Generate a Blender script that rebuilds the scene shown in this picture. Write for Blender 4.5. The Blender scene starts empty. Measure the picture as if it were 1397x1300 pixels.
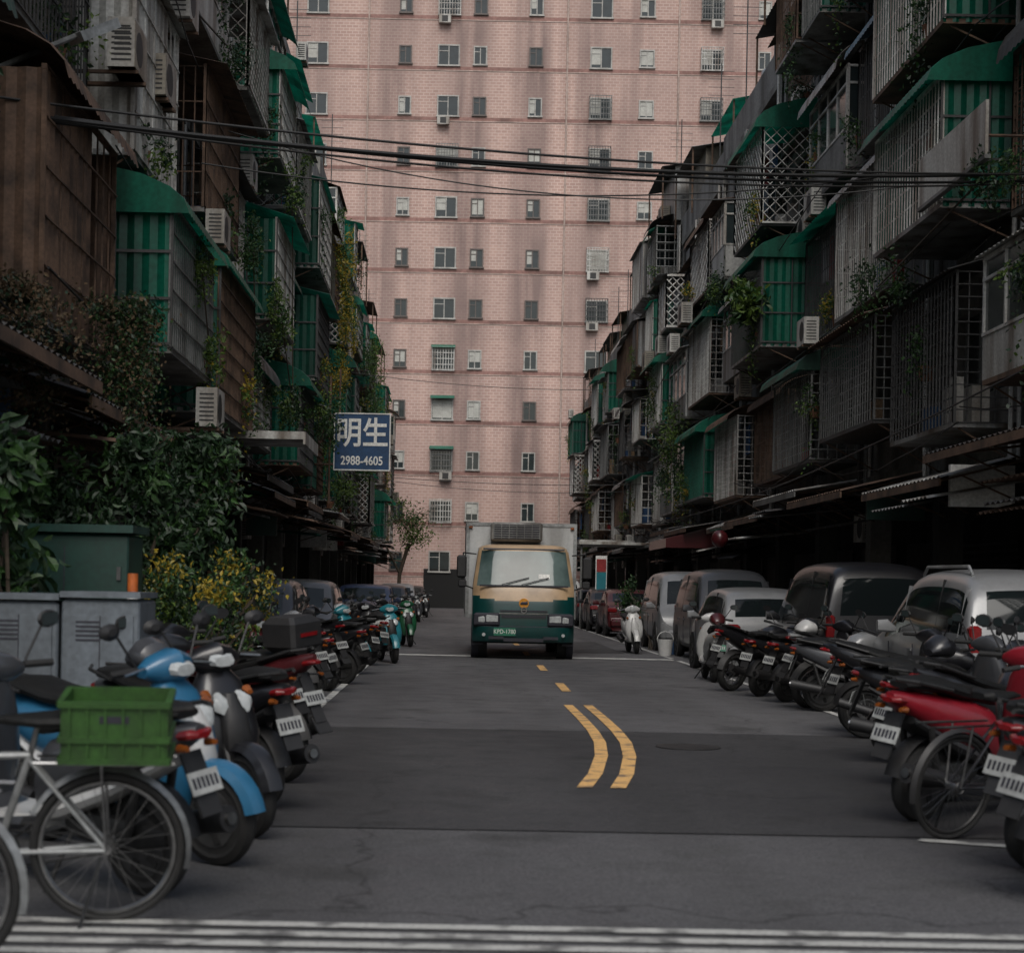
import bpy, math, random
from mathutils import Vector, Matrix, Euler
R=math.radians
scene=bpy.context.scene

# ---------------------------------------------------------------- materials
def _nodes(name):
    m=bpy.data.materials.new(name); m.use_nodes=True
    nt=m.node_tree; b=nt.nodes['Principled BSDF']
    return m,nt,b
def _noise(nt,scale,detail=4,stretch=(1,1,1)):
    g=nt.nodes.new('ShaderNodeNewGeometry'); mp=nt.nodes.new('ShaderNodeMapping')
    mp.inputs['Scale'].default_value=stretch
    nt.links.new(g.outputs['Position'],mp.inputs['Vector'])
    n=nt.nodes.new('ShaderNodeTexNoise'); n.inputs['Scale'].default_value=scale; n.inputs['Detail'].default_value=detail
    nt.links.new(mp.outputs['Vector'],n.inputs['Vector'])
    return n
def _range(nt,src,a,b,c=0,d=1):
    r=nt.nodes.new('ShaderNodeMapRange'); r.inputs[1].default_value=a; r.inputs[2].default_value=b
    r.inputs[3].default_value=c; r.inputs[4].default_value=d
    nt.links.new(src,r.inputs[0]); return r.outputs[0]
def _mix(nt,f,a,b,bt='MIX'):
    m=nt.nodes.new('ShaderNodeMix'); m.data_type='RGBA'; m.blend_type=bt
    for i,v in ((0,f),(6,a),(7,b)):
        if isinstance(v,(int,float)): m.inputs[i].default_value=v
        elif isinstance(v,tuple): m.inputs[i].default_value=(v[0],v[1],v[2],1)
        else: nt.links.new(v,m.inputs[i])
    return m.outputs[2]
def mat(name,col,rough=.6,metal=0,dirt=.35,scale=2.5,streak=0,dcol=None,bump=0,coat=0,transl=0,fine=.25,spec=.5):
    m,nt,b=_nodes(name)
    if dcol is None: dcol=(col[0]*.33+.007,col[1]*.32+.007,col[2]*.31+.006)
    n1=_noise(nt,scale,4,(1,1,.16) if streak else (1,1,1))
    f=_range(nt,n1.outputs[0],.40,.66,0,dirt)
    c=_mix(nt,f,col,dcol)
    n2=_noise(nt,scale*9,2)
    c=_mix(nt,1.0,c,_mix(nt,_range(nt,n2.outputs[0],.3,.7),(1-fine,)*3,(1+fine*.4,)*3),'MULTIPLY')
    nt.links.new(c,b.inputs['Base Color'])
    b.inputs['Roughness'].default_value=rough; b.inputs['Metallic'].default_value=metal
    b.inputs['Specular IOR Level'].default_value=spec
    if coat: b.inputs['Coat Weight'].default_value=coat; b.inputs['Coat Roughness'].default_value=.1
    if bump:
        bp=nt.nodes.new('ShaderNodeBump'); bp.inputs['Strength'].default_value=bump; bp.inputs['Distance'].default_value=.02
        nt.links.new(n2.outputs[0],bp.inputs['Height']); nt.links.new(bp.outputs[0],b.inputs['Normal'])
    if transl:
        t=nt.nodes.new('ShaderNodeBsdfTranslucent'); nt.links.new(c,t.inputs['Color'])
        ms=nt.nodes.new('ShaderNodeMixShader'); ms.inputs[0].default_value=transl
        nt.links.new(b.outputs[0],ms.inputs[1]); nt.links.new(t.outputs[0],ms.inputs[2])
        nt.links.new(ms.outputs[0],nt.nodes['Material Output'].inputs['Surface'])
    return m

def asphalt(name,base,var=.3,speck=260):
    m,nt,b=_nodes(name)
    big=_noise(nt,.35,5,(1,.35,1)); mid=_noise(nt,2.2,5); fine=_noise(nt,speck*.25,2); track=_noise(nt,1.1,3,(1,.03,1))
    c=_mix(nt,_range(nt,big.outputs[0],.35,.68),(base*(1-var),base*(1-var),base*(1-var)*1.08),(base*(1+var),base*(1+var)*1.0,base*(1+var)*1.05))
    c=_mix(nt,_range(nt,mid.outputs[0],.55,.72,0,.45),c,(base*.5,)*3)
    c=_mix(nt,_range(nt,track.outputs[0],.45,.7,0,.45),c,(base*.5,)*3)
    sp=_noise(nt,.8,4); c=_mix(nt,_range(nt,sp.outputs[0],.60,.70,0,.6),c,(base*.4,)*3)
    c=_mix(nt,1.0,c,_mix(nt,_range(nt,fine.outputs[0],.25,.75),(.5,.5,.5),(1.55,1.53,1.5)),'MULTIPLY')
    g=nt.nodes.new('ShaderNodeNewGeometry'); v=nt.nodes.new('ShaderNodeTexVoronoi'); v.feature='DISTANCE_TO_EDGE'; v.inputs['Scale'].default_value=.22
    nn=_noise(nt,1.3,4); add=nt.nodes.new('ShaderNodeVectorMath'); add.operation='ADD'
    sc=nt.nodes.new('ShaderNodeVectorMath'); sc.operation='SCALE'; sc.inputs['Scale'].default_value=1.2
    nt.links.new(nn.outputs['Color'],sc.inputs[0]); nt.links.new(g.outputs['Position'],add.inputs[0]); nt.links.new(sc.outputs[0],add.inputs[1]); nt.links.new(add.outputs[0],v.inputs['Vector'])
    cr=_range(nt,v.outputs['Distance'],.0,.006,.6,0)
    c=_mix(nt,cr,c,(.015,.015,.015))
    nt.links.new(c,b.inputs['Base Color']); nt.links.new(_range(nt,mid.outputs[0],.3,.7,.6,.85),b.inputs['Roughness'])
    b.inputs['Specular IOR Level'].default_value=.35
    bp=nt.nodes.new('ShaderNodeBump'); bp.inputs['Strength'].default_value=.5; bp.inputs['Distance'].default_value=.006
    nt.links.new(fine.outputs[0],bp.inputs['Height']); nt.links.new(bp.outputs[0],b.inputs['Normal'])
    return m
def paintmark(name,col,wear=.75):
    m,nt,b=_nodes(name)
    n=_noise(nt,5,8); n2=_noise(nt,55,3)
    c=_mix(nt,_range(nt,n.outputs[0],.50,.66,0,wear),col,(.07,.07,.07))
    c=_mix(nt,_range(nt,n2.outputs[0],.52,.7,0,.5),c,(.06,.06,.06))
    nt.links.new(c,b.inputs['Base Color']); b.inputs['Roughness'].default_value=.7
    return m
def pinkwall():
    m,nt,b=_nodes('pink_tile')
    g=nt.nodes.new('ShaderNodeNewGeometry'); sep=nt.nodes.new('ShaderNodeSeparateXYZ'); nt.links.new(g.outputs['Position'],sep.inputs[0])
    cmb=nt.nodes.new('ShaderNodeCombineXYZ'); nt.links.new(sep.outputs['X'],cmb.inputs['X']); nt.links.new(sep.outputs['Z'],cmb.inputs['Y'])
    br=nt.nodes.new('ShaderNodeTexBrick'); nt.links.new(cmb.outputs[0],br.inputs['Vector'])
    br.inputs['Scale'].default_value=1; br.inputs['Brick Width'].default_value=.40; br.inputs['Row Height'].default_value=.2
    br.inputs['Mortar Size'].default_value=.03; br.inputs['Mortar Smooth'].default_value=.5; br.inputs['Bias'].default_value=-.1
    br.inputs['Color1'].default_value=(.58,.385,.325,1); br.inputs['Color2'].default_value=(.47,.30,.255,1); br.inputs['Mortar'].default_value=(.70,.545,.475,1)
    c=br.outputs['Color']
    nrm=nt.nodes.new('ShaderNodeMapRange'); nrm.inputs[1].default_value=-12; nrm.inputs[2].default_value=18
    wob=_noise(nt,.5,3,(1,1,.12)); ad=nt.nodes.new('ShaderNodeMath'); ad.operation='MULTIPLY_ADD'; ad.inputs[1].default_value=1.3
    nt.links.new(wob.outputs[0],ad.inputs[0]); nt.links.new(sep.outputs['X'],ad.inputs[2]); nt.links.new(ad.outputs[0],nrm.inputs[0])
    rp=nt.nodes.new('ShaderNodeValToRGB'); nt.links.new(nrm.outputs[0],rp.inputs[0]); cr=rp.color_ramp
    pts=[(-12,.6),(-9.2,.9),(-6.5,.3),(-4.4,.85),(-3.2,.65),(-1.6,.3),(-.9,.55),(.6,1.),(1.8,1.),(2.7,.35),(3.6,.25),(4.6,1.),(6.0,1.),(6.9,.1),(8.0,.65),(9.6,1.),(10.3,.45),(12.2,.85),(14,.4),(18,.9)]
    while len(cr.elements)>1: cr.elements.remove(cr.elements[-1])
    cr.elements[0].position=0; cr.elements[0].color=(pts[0][1],)*3+(1,)
    for x,v in pts[1:]:
        e=cr.elements.new((x+12)/30); e.color=(v,v,v,1)
    st=_noise(nt,1.1,5,(1,1,.07)); st2=_noise(nt,.13,4)
    mu=nt.nodes.new('ShaderNodeMath'); mu.operation='MULTIPLY'; nt.links.new(rp.outputs[0],mu.inputs[0]); nt.links.new(_range(nt,st.outputs[0],.30,.55,.35,1.),mu.inputs[1])
    mu2=nt.nodes.new('ShaderNodeMath'); mu2.operation='MULTIPLY'; nt.links.new(mu.outputs[0],mu2.inputs[0]); nt.links.new(_range(nt,st2.outputs[0],.35,.58,.55,.88),mu2.inputs[1])
    c=_mix(nt,mu2.outputs[0],c,(.13,.09,.085))
    gr=_noise(nt,.09,5); c=_mix(nt,_range(nt,gr.outputs[0],.38,.65,0,.35),c,(.33,.235,.21))
    nt.links.new(c,b.inputs['Base Color']); b.inputs['Roughness'].default_value=.7
    return m
M={}
def add(k,*a,**kw): M[k]=mat(k,*a,**kw)
add('wall_grey',(.21,.205,.195),.85,streak=1,dirt=1.,scale=1.6,bump=.3)
add('wall_beige',(.29,.26,.215),.85,streak=1,dirt=1.,scale=1.4,bump=.3)
add('wall_white',(.46,.455,.43),.8,streak=1,dirt=1.,scale=1.5,bump=.2)
add('wall_dark',(.05,.05,.048),.9,streak=1,dirt=.8,scale=1.5,bump=.3)  # near-black wall tone; carries the arcade gloom as colour
add('concrete',(.2,.195,.18),.9,streak=1,dirt=.95,scale=1.3,bump=.3)
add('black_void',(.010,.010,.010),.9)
add('bars_grey',(.2,.205,.2),.5,metal=.2,dirt=.9,streak=1)
add('bars_white',(.62,.62,.59),.5,dirt=.85,streak=1,dcol=(.14,.10,.07))
add('bars_dark',(.06,.06,.06),.6,dirt=.5)
add('bars_rust',(.14,.085,.055),.8,dirt=.9,dcol=(.05,.03,.02))
add('bars_green',(.012,.13,.085),.5,dirt=.6)
add('green_pvc',(.006,.17,.105),.4,dirt=.9,streak=1,transl=.4,dcol=(.006,.045,.03),scale=1.8)
add('green_pvc_dark',(.006,.10,.066),.45,dirt=.9,streak=1,transl=.35,scale=1.6)
add('tin_grey',(.27,.275,.27),.5,metal=.2,dirt=1.,streak=1,dcol=(.07,.05,.035))
add('tin_dark',(.06,.062,.062),.6,dirt=.8,dcol=(.038,.025,.018))
add('tin_rust',(.15,.09,.058),.8,dirt=.95,dcol=(.045,.03,.022),scale=3)
add('tin_white',(.52,.52,.49),.5,dirt=.95,streak=1,dcol=(.13,.10,.075))
add('tin_blue',(.07,.15,.21),.5,dirt=.8,streak=1)
add('ac_white',(.50,.49,.455),.5,dirt=.85,streak=1,dcol=(.17,.14,.11)); add('ac_beige',(.30,.275,.225),.5,dirt=.9,streak=1,dcol=(.11,.08,.055))
add('ac_grill',(.03,.03,.03),.6)
add('alu',(.34,.35,.35),.4,metal=.5,dirt=.7)
add('glass_win',(.03,.04,.042),.08,dirt=.4,fine=.1,spec=.6)
add('glass_car',(.008,.011,.012),.05,dirt=.1,fine=.05,spec=.3)
add('glass_truck',(.10,.14,.135),.07,dirt=.9,scale=1.2,fine=.1,spec=.38,dcol=(.025,.045,.045))  # pale sky reflection put into the windscreen colour, broken into darker patches by noise
add('curtain',(.5,.5,.46),.9,dirt=.3)
add('cloth_red',(.26,.03,.03),.9); add('cloth_blue',(.04,.1,.22),.9); add('cloth_white',(.5,.5,.5),.9); add('cloth_tan',(.3,.2,.12),.9)
add('tank_steel',(.5,.5,.5),.3,metal=.9)
add('leaf_dark',(.018,.048,.017),.5,dirt=.6,scale=5,transl=.2,fine=.5)
add('leaf_mid',(.045,.11,.027),.5,dirt=.6,scale=6,transl=.3,fine=.5)
add('leaf_light',(.13,.21,.035),.5,dirt=.6,scale=6,transl=.35,fine=.5,dcol=(.04,.08,.018))
add('leaf_yellow',(.42,.30,.03),.5,dirt=.6,scale=6,transl=.35,dcol=(.1,.12,.02))
add('leaf_dry',(.10,.062,.03),.8,dirt=.6,scale=6,dcol=(.03,.03,.012))
add('bark',(.06,.045,.03),.9)
add('cable',(.008,.008,.008),.6,fine=.1)
add('rubber',(.010,.010,.010),.75,dirt=.4,dcol=(.025,.023,.021))
add('black_plastic',(.012,.012,.013),.55,dirt=.5,dcol=(.025,.023,.022))
add('seat_vinyl',(.008,.008,.008),.55,bump=.2,spec=.25)
add('chrome',(.40,.40,.40),.28,metal=1,dirt=.6)
add('steel_dark',(.045,.045,.045),.45,metal=.6)
add('rim',(.10,.10,.10),.4,metal=.6,dirt=.6)
add('lamp_glass',(.42,.44,.44),.1,dirt=.3,spec=.6)
add('tail_red',(.17,.007,.009),.2,dirt=.3,spec=.4)
add('signal_orange',(.22,.06,.010),.25,dirt=.3)
add('plate_white',(.36,.37,.36),.5,dirt=.4); add('plate_green',(.01,.14,.08),.5,dirt=.2); add('ink',(.02,.02,.03),.6)
for k,c in dict(paint_red=(.2,.008,.016),paint_blue=(.018,.11,.21),paint_teal=(.018,.17,.21),paint_black=(.009,.009,.011),paint_white=(.48,.48,.47),paint_silver=(.22,.225,.23),paint_grey=(.045,.047,.052),paint_green=(.012,.08,.035),paint_navy=(.015,.025,.06),paint_darkred=(.06,.008,.010)).items():
    add(k,c,.35,metal=.15 if 'silver' in k else 0,dirt=.4,coat=.4,fine=.06,spec=.4,dcol=(c[0]*.5+.010,c[1]*.5+.010,c[2]*.5+.010))
add('truck_green',(.004,.042,.040),.3,dirt=.35,coat=.5,fine=.06,spec=.4); add('truck_cream',(.42,.29,.17),.45,dirt=.5,coat=.2,fine=.06)
add('truck_box',(.44,.45,.45),.45,dirt=.65,streak=1,fine=.08); add('cat_yellow',(.6,.25,.02),.5)
add('crate_green',(.028,.085,.014),.5,dirt=.7,scale=6)
add('sign_blue',(.010,.05,.13),.45,dirt=.35); add('sign_white',(.72,.72,.69),.5,dirt=.3)
add('cab_grey',(.12,.14,.16),.5,dirt=.7,streak=1); add('cab_green',(.004,.042,.031),.5,dirt=.6,streak=1)
add('orange',(.5,.12,.02),.5,dirt=.4); add('pot',(.2,.09,.05),.8)
add('frame_brown',(.12,.1,.09),.5); add('frame_pale',(.45,.44,.41),.5,dirt=.5)
add('band_red',(.31,.17,.145),.75,dirt=.6,scale=.6); add('band_pale',(.52,.41,.36),.75,dirt=.5,scale=.6)
M['asphalt']=asphalt('asphalt',.070); M['asphalt_dark']=asphalt('asphalt_dark',.038); M['asphalt_far']=asphalt('asphalt_far',.085); M['pave']=asphalt('pavement',.05)
M['mark_white']=paintmark('mark_white',(.5,.5,.48)); M['mark_worn']=paintmark('mark_worn',(.40,.40,.38),.95); M['mark_yellow']=paintmark('mark_yellow',(.66,.39,.14)); M['pink']=pinkwall()

# ---------------------------------------------------------------- mesh builder
class MB:
    def __init__(s,name,loc=(0,0,0),rot=(0,0,0),world=False):
        s.name=name; s.loc=Vector(loc); s.rot=rot; s.world=world; s.p={}; s.sub={}
    def raw(s,part,mt,vs,fs,smooth=False):
        s.rawm(part,vs,[(f,mt) for f in fs],smooth)
    def rawm(s,part,vs,fm,smooth=False):
        d=s.p.setdefault(part,dict(v=[],f=[],m=[],s=[],mats=[]))
        o=len(d['v']); d['v'].extend([tuple(v) for v in vs])
        for f,mt in fm:
            if mt not in d['mats']: d['mats'].append(mt)
            d['f'].append([i+o for i in f]); d['m'].append(d['mats'].index(mt)); d['s'].append(smooth)
    def bb(s,part,mt,x0,x1,y0,y1,z0,z1):
        if x0>x1:x0,x1=x1,x0
        if y0>y1:y0,y1=y1,y0
        v=[(x,y,z) for x in(x0,x1) for y in(y0,y1) for z in(z0,z1)]
        s.raw(part,mt,v,[(0,1,3,2),(4,6,7,5),(0,4,5,1),(2,3,7,6),(0,2,6,4),(1,5,7,3)])
    def box(s,part,mt,c,sz,rot=(0,0,0)):
        e=Euler(rot).to_matrix(); h=[a/2 for a in sz]; c=Vector(c)
        v=[c+e@Vector((x*h[0],y*h[1],z*h[2])) for x in(-1,1) for y in(-1,1) for z in(-1,1)]
        s.raw(part,mt,v,[(0,1,3,2),(4,6,7,5),(0,4,5,1),(2,3,7,6),(0,2,6,4),(1,5,7,3)])
    def rbox(s,part,mt,c,sz,b=.02,rot=(0,0,0)):
        e=Euler(rot).to_matrix(); c=Vector(c); hx,hy,hz=[a/2 for a in sz]; b=min(b,hx*.9,hy*.9,hz*.9)
        rings=[]
        for z,i in((-hz,b),(-hz+b,0),(hz-b,0),(hz,b)):
            X=hx-i;Y=hy-i;k=b*.6
            rings.append([c+e@Vector(p) for p in((X,Y-k,z),(X-k,Y,z),(-X+k,Y,z),(-X,Y-k,z),(-X,-Y+k,z),(-X+k,-Y,z),(X-k,-Y,z),(X,-Y+k,z))])
        v=[p for r in rings for p in r]; f=[]
        for r in range(3):
            for i in range(8): f.append((r*8+i,r*8+(i+1)%8,(r+1)*8+(i+1)%8,(r+1)*8+i))
        f.append(tuple(range(7,-1,-1))); f.append(tuple(range(24,32)))
        s.raw(part,mt,v,f)
    def cyl(s,part,mt,a,b,r,n=8,r2=None,caps=True,smooth=True):
        a=Vector(a);b=Vector(b); r2=r if r2 is None else r2; d=(b-a)
        if d.length<1e-6: return
        d.normalize(); u=d.orthogonal().normalized(); w=d.cross(u)
        v=[a+(u*math.cos(t)+w*math.sin(t))*r for t in [2*math.pi*i/n for i in range(n)]]+[b+(u*math.cos(t)+w*math.sin(t))*r2 for t in [2*math.pi*i/n for i in range(n)]]
        s.raw(part,mt,v,[(i,(i+1)%n,n+(i+1)%n,n+i) for i in range(n)]+([tuple(range(n-1,-1,-1)),tuple(range(n,2*n))] if caps else []),smooth)
    def tube(s,part,mt,pts,r,n=6):
        for a,b in zip(pts[:-1],pts[1:]): s.cyl(part,mt,a,b,r,n,caps=True)
    def torus(s,part,mt,c,R_,r,n=28,m=8,ry=None,a0=0,a1=2*math.pi):
        c=Vector(c); v=[];f=[]; ry=ry or r
        for i in range(n):
            t=a0+(a1-a0)*i/n
            for j in range(m):
                q=2*math.pi*j/m; rr=R_+r*math.cos(q)
                v.append(c+Vector((rr*math.cos(t),ry*math.sin(q),rr*math.sin(t))))
        for i in range(n):
            for j in range(m):
                i2=(i+1)%n
                f.append((i*m+j,i*m+(j+1)%m,i2*m+(j+1)%m,i2*m+j))
        s.raw(part,mt,v,f,True)
    def loft(s,part,mt,secs,axis='x',n=14,e=.75):
        v=[];f=[]
        for q in secs:
            for i in range(n):
                t=2*math.pi*i/n; ct=math.copysign(abs(math.cos(t))**e,math.cos(t)); st=math.copysign(abs(math.sin(t))**e,math.sin(t))
                if axis=='x': v.append((q[0],q[2]*ct+(q[4] if len(q)>4 else 0),q[1]+q[3]*st))
                elif axis=='z': v.append((q[0]+q[2]*ct,q[3]*st,q[1]))
                else: v.append((q[1]+q[3]*ct,q[0],q[2]+q[4]*st))
        for k in range(len(secs)-1):
            for i in range(n): f.append((k*n+i,k*n+(i+1)%n,(k+1)*n+(i+1)%n,(k+1)*n+i))
        f.append(tuple(range(n))); f.append(tuple(range((len(secs)-1)*n,len(secs)*n)))
        s.raw(part,mt,v,f,True)
    def leaves(s,part,mts,c,rad,n,size,rng,clumps=7,droop=.2):
        c=Vector(c); cl=[]
        for i in range(clumps):
            while 1:
                p=Vector([rng.uniform(-1,1) for _ in range(3)])
                if p.length<1: break
            cl.append((Vector((p.x*rad[0]*.75,p.y*rad[1]*.75,p.z*rad[2]*.75)),rng.uniform(.25,.55),rng.choice(mts)))
        for i in range(n):
            o,k,mt=rng.choice(cl)
            p=Vector([rng.gauss(0,.5) for _ in range(3)])
            p=c+o+Vector((p.x*rad[0]*k,p.y*rad[1]*k,p.z*rad[2]*k))
            d=Vector([rng.uniform(-1,1) for _ in range(3)]); d.z-=droop
            if d.length<.05: continue
            d.normalize(); w=d.cross(Vector([rng.uniform(-1,1) for _ in range(3)]))
            if w.length<.05: continue
            w.normalize(); L=size*rng.uniform(.6,1.3); up=d.cross(w)*L*.14
            if rng.random()<.15: mt=rng.choice(mts)
            if size>.095:
                v=[p,p+d*L*.3+w*L*.2+up,p+d*L*.65+w*L*.19+up*.8,p+d*L-up*1.2,p+d*L*.65-w*L*.19+up*.8,p+d*L*.3-w*L*.2+up,p+d*L*.5]
                s.raw(part,mt,v,[(0,1,6),(1,2,6),(2,3,6),(3,4,6),(4,5,6),(5,0,6)])
            else:
                v=[p,p+d*L*.45+w*L*.27+up,p+d*L,p+d*L*.45-w*L*.27+up]
                s.raw(part,mt,v,[(0,1,2),(0,2,3)])
    def vine(s,part,mts,top,length,rng,size=.07,dens=26,spread=.07):
        p=Vector(top); n=int(length*dens); x=0;y=0
        for i in range(n):
            x+=rng.gauss(0,.012); y+=rng.gauss(0,.012)
            q=p+Vector((x+rng.gauss(0,spread),y+rng.gauss(0,spread),-length*i/n))
            d=Vector((rng.uniform(-1,1),rng.uniform(-1,1),rng.uniform(-1.2,.3))).normalized(); w=d.cross(Vector((rng.uniform(-1,1),rng.uniform(-1,1),rng.uniform(-1,1)))).normalized()
            L=size*rng.uniform(.6,1.2)
            s.raw(part,rng.choice(mts),[q,q+d*L*.5+w*L*.3,q+d*L,q+d*L*.5-w*L*.3],[(0,1,2,3)])
    def finish(s,sharp=38):
        par=bpy.data.objects.new(s.name,None); scene.collection.objects.link(par); par.location=s.loc; par.rotation_euler=s.rot
        par.empty_display_size=.2
        o=s.loc if s.world else Vector((0,0,0))
        for part,d in s.p.items():
            me=bpy.data.meshes.new(part)
            me.from_pydata([(v[0]-o.x,v[1]-o.y,v[2]-o.z) for v in d['v']],[],d['f'])
            for k in d['mats']: me.materials.append(M[k])
            me.polygons.foreach_set('material_index',d['m']); me.polygons.foreach_set('use_smooth',d['s'])
            if any(d['s']) and part not in s.sub: me.set_sharp_from_angle(angle=R(sharp))
            me.update()
            ob=bpy.data.objects.new(part,me); scene.collection.objects.link(ob); ob.parent=par
            if part in s.sub:
                md=ob.modifiers.new('sub','SUBSURF'); md.levels=s.sub[part]; md.render_levels=s.sub[part]
        s.par=par; return par
def text(par,name,body,size,loc,rot,mk,ext=.004,sx=1,off=0):
    cu=bpy.data.curves.new(name,'FONT'); cu.body=body; cu.size=size; cu.align_x='CENTER'; cu.align_y='CENTER'; cu.extrude=ext; cu.offset=off
    cu.materials.append(M[mk]); ob=bpy.data.objects.new(name,cu); scene.collection.objects.link(ob)
    ob.parent=par; ob.location=loc; ob.rotation_euler=rot; ob.scale=(sx,1,1); return ob

# ---------------------------------------------------------------- ground and road
def sheet(name,mk,x0,x1,y0,y1,z):
    me=bpy.data.meshes.new(name); me.from_pydata([(x0,y0,z),(x1,y0,z),(x1,y1,z),(x0,y1,z)],[],[(0,1,2,3)]); me.materials.append(M[mk])
    o=bpy.data.objects.new(name,me); scene.collection.objects.link(o); return o
sheet('ground','pave',-300,300,-300,600,0)
sheet('road','asphalt_far',-4.2,7.4,17.05,112,.004)
sheet('road','asphalt',-4.2,7.4,-10,10.0,.004)
mb=MB('road_repair_patch')
mb.raw('asphalt_patch','asphalt_dark',[(-4.2,9.99,.006),(7.4,10.15,.006),(7.4,17.1,.006),(1.5,17.2,.006),(-4.2,17.05,.006)],[(0,1,2,3,4)])
mb.raw('asphalt_patch','asphalt_dark',[(2.2,38,.008),(3.9,38.1,.008),(3.9,46.2,.008),(2.2,46.1,.008)],[(0,1,2,3)]); mb.finish()
mb=MB('road_markings')
Zm=.012
def strip(mk,pts,w,z=Zm):
    v=[]
    for x,y in pts: v+= [(x-w/2,y,z),(x+w/2,y,z)]
    mb.raw('painted_lines',mk,v,[(2*i,2*i+1,2*i+3,2*i+2) for i in range(len(pts)-1)])
strip('mark_white',[(-1.62,14.4),(-1.56,17),(-1.53,33)],.10)
strip('mark_worn',[(-1.5,36),(-1.5,95)],.10)
strip('mark_white',[(4.6,18.2),(4.66,34.7)],.10); strip('mark_worn',[(4.66,35.7),(4.66,100)],.1)
mb.raw('painted_lines','mark_worn',[(2.75,9.9,Zm),(3.6,9.55,Zm),(3.66,9.65,Zm),(2.8,10.0,Zm)],[(0,1,2,3)])
mb.raw('stop_line','mark_white',[(-1.5,35.0,Zm),(4.6,34.8,Zm),(4.6,35.4,Zm),(-1.5,35.6,Zm)],[(0,1,2,3)])
c1=[(.98,12.25),(1.14,13.2),(1.31,14.6),(1.41,15.9),(1.45,17.2),(1.46,18.8),(1.45,20.9)]
strip('mark_yellow',c1,.115); strip('mark_yellow',[(x+.245,y) for x,y in c1],.115)
for y in (23.7,29.5,36,42,48,54,60,66,72): strip('mark_yellow',[(1.62,y),(1.64,y+2.0)],.13)
for i in range(9):
    y=7.16-i*.195
    mb.raw('rumble_stripes','mark_worn',[(-2.3,y-.09,Zm),(6,y-.05,Zm),(6,y+.05,Zm),(-2.3,y+.01,Zm)],[(0,1,2,3)])
mb.finish()
mb=MB('manhole_cover',(2.2,15.6,.008))
mb.cyl('lid','steel_dark',(0,0,0),(0,0,.006),.3,24); mb.finish()

# ---------------------------------------------------------------- pink tower
mb=MB('pink_apartment_tower',(4,112,0),world=True); PY=112
mb.bb('facade','pink',-30,40,PY,PY+14,0,56)
rows=[36.7-3.36*k for k in range(-5,11)]
rg=random.Random(3)
for zi,z in enumerate(rows):
    mb.bb('brick_bands','band_red',-30,40,PY-.02,PY,z-.98,z-.74)
    mb.bb('brick_bands','band_pale',-30,40,PY-.035,PY,z-1.04,z-.985)
cols=[(-22.,1.45,1.45),(-16,.85,1.2),(-13,.85,1.2),(-9.7,1.45,1.45),(-3.85,.85,1.2),(-.97,1.45,1.4),(1.12,.9,1.25),(4.82,.9,1.25),(9.15,1.45,1.45),(12.2,1.0,1.2),(16.5,1.45,1.4),(20,.85,1.2),(25,1.45,1.4),(31,.85,1.2)]
for x,w,h in cols:
    for zi,z in enumerate(rows):
        fr='frame_brown' if w<.95 and rg.random()<.6 else 'frame_pale'
        y=PY
        mb.bb('window_frames',fr,x-w/2,x+w/2,y-.09,y-.005,z+h/2-.09,z+h/2); mb.bb('window_frames',fr,x-w/2-.05,x+w/2+.05,y-.14,y-.005,z-h/2-.05,z-h/2+.05)
        mb.bb('window_frames',fr,x-w/2,x-w/2+.08,y-.09,y-.005,z-h/2+.05,z+h/2-.09); mb.bb('window_frames',fr,x+w/2-.08,x+w/2,y-.09,y-.005,z-h/2+.05,z+h/2-.09)
        mb.bb('window_frames',fr,x-.03,x+.03,y-.07,y-.005,z-h/2+.05,z+h/2-.09)
        mb.bb('window_frames',fr,x-w/2+.08,x-.03,y-.06,y-.005,z+h*.18,z+h*.18+.05)
        mb.bb('window_glass','glass_win',x-w/2+.08,x+w/2-.08,y-.03,y-.006,z-h/2+.05,z+h/2-.09)
        if rg.random()<.45: mb.bb('curtains','curtain',x-w/2+.1,x-.04 if rg.random()<.5 else x+w/2-.1,y-.036,y-.031,z-h/2+rg.uniform(.08,.5),z+h/2-.1)
        if w>1.3 and rg.random()<.6:
            gm=rg.choice(['bars_white','bars_grey','bars_dark'])
            n=9
            for i in range(n):
                xx=x-w/2+w*i/(n-1); mb.bb('window_grilles',gm,xx-.018,xx+.018,y-.42,y-.38,z-h/2-.1,z+h/2+.05)
            for i in range(5):
                zz=z-h/2-.1+(h+.15)*i/4; mb.bb('window_grilles',gm,x-w/2-.02,x+w/2+.02,y-.43,y-.37,zz-.02,zz+.02)
                mb.bb('window_grilles',gm,x-w/2-.02,x-w/2+.02,y-.38,y,zz-.02,zz+.02); mb.bb('window_grilles',gm,x+w/2-.02,x+w/2+.02,y-.38,y,zz-.02,zz+.02)
        if w>1.3 and rg.random()<.22:
            xa=x+rg.choice([-.3,.3]); mb.bb('ac_units','ac_white',xa-.4,xa+.4,y-.45,y-.1,z-h/2-.62,z-h/2-.1); mb.bb('ac_units','ac_grill',xa-.2,xa+.2,y-.46,y-.45,z-h/2-.56,z-h/2-.16)
        if x==-.97 and zi in (11,12,13):
            mb.raw('awnings','bars_green',[(x-.8,y-.01,z+h/2+.25),(x+.8,y-.01,z+h/2+.25),(x+.8,y-.55,z+h/2),(x-.8,y-.55,z+h/2)],[(0,1,2,3)])
for x in (-6.3,6.9,14.3): mb.cyl('drain_pipes','band_pale',(x,PY-.08,0),(x,PY-.08,56),.06,6,caps=False)
mb.bb('entrance_shade_slab','black_void',-2,2.5,PY-.05,PY-.004,0,2.6)  # flat black slab on the wall; shade of an opening painted as colour
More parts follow.
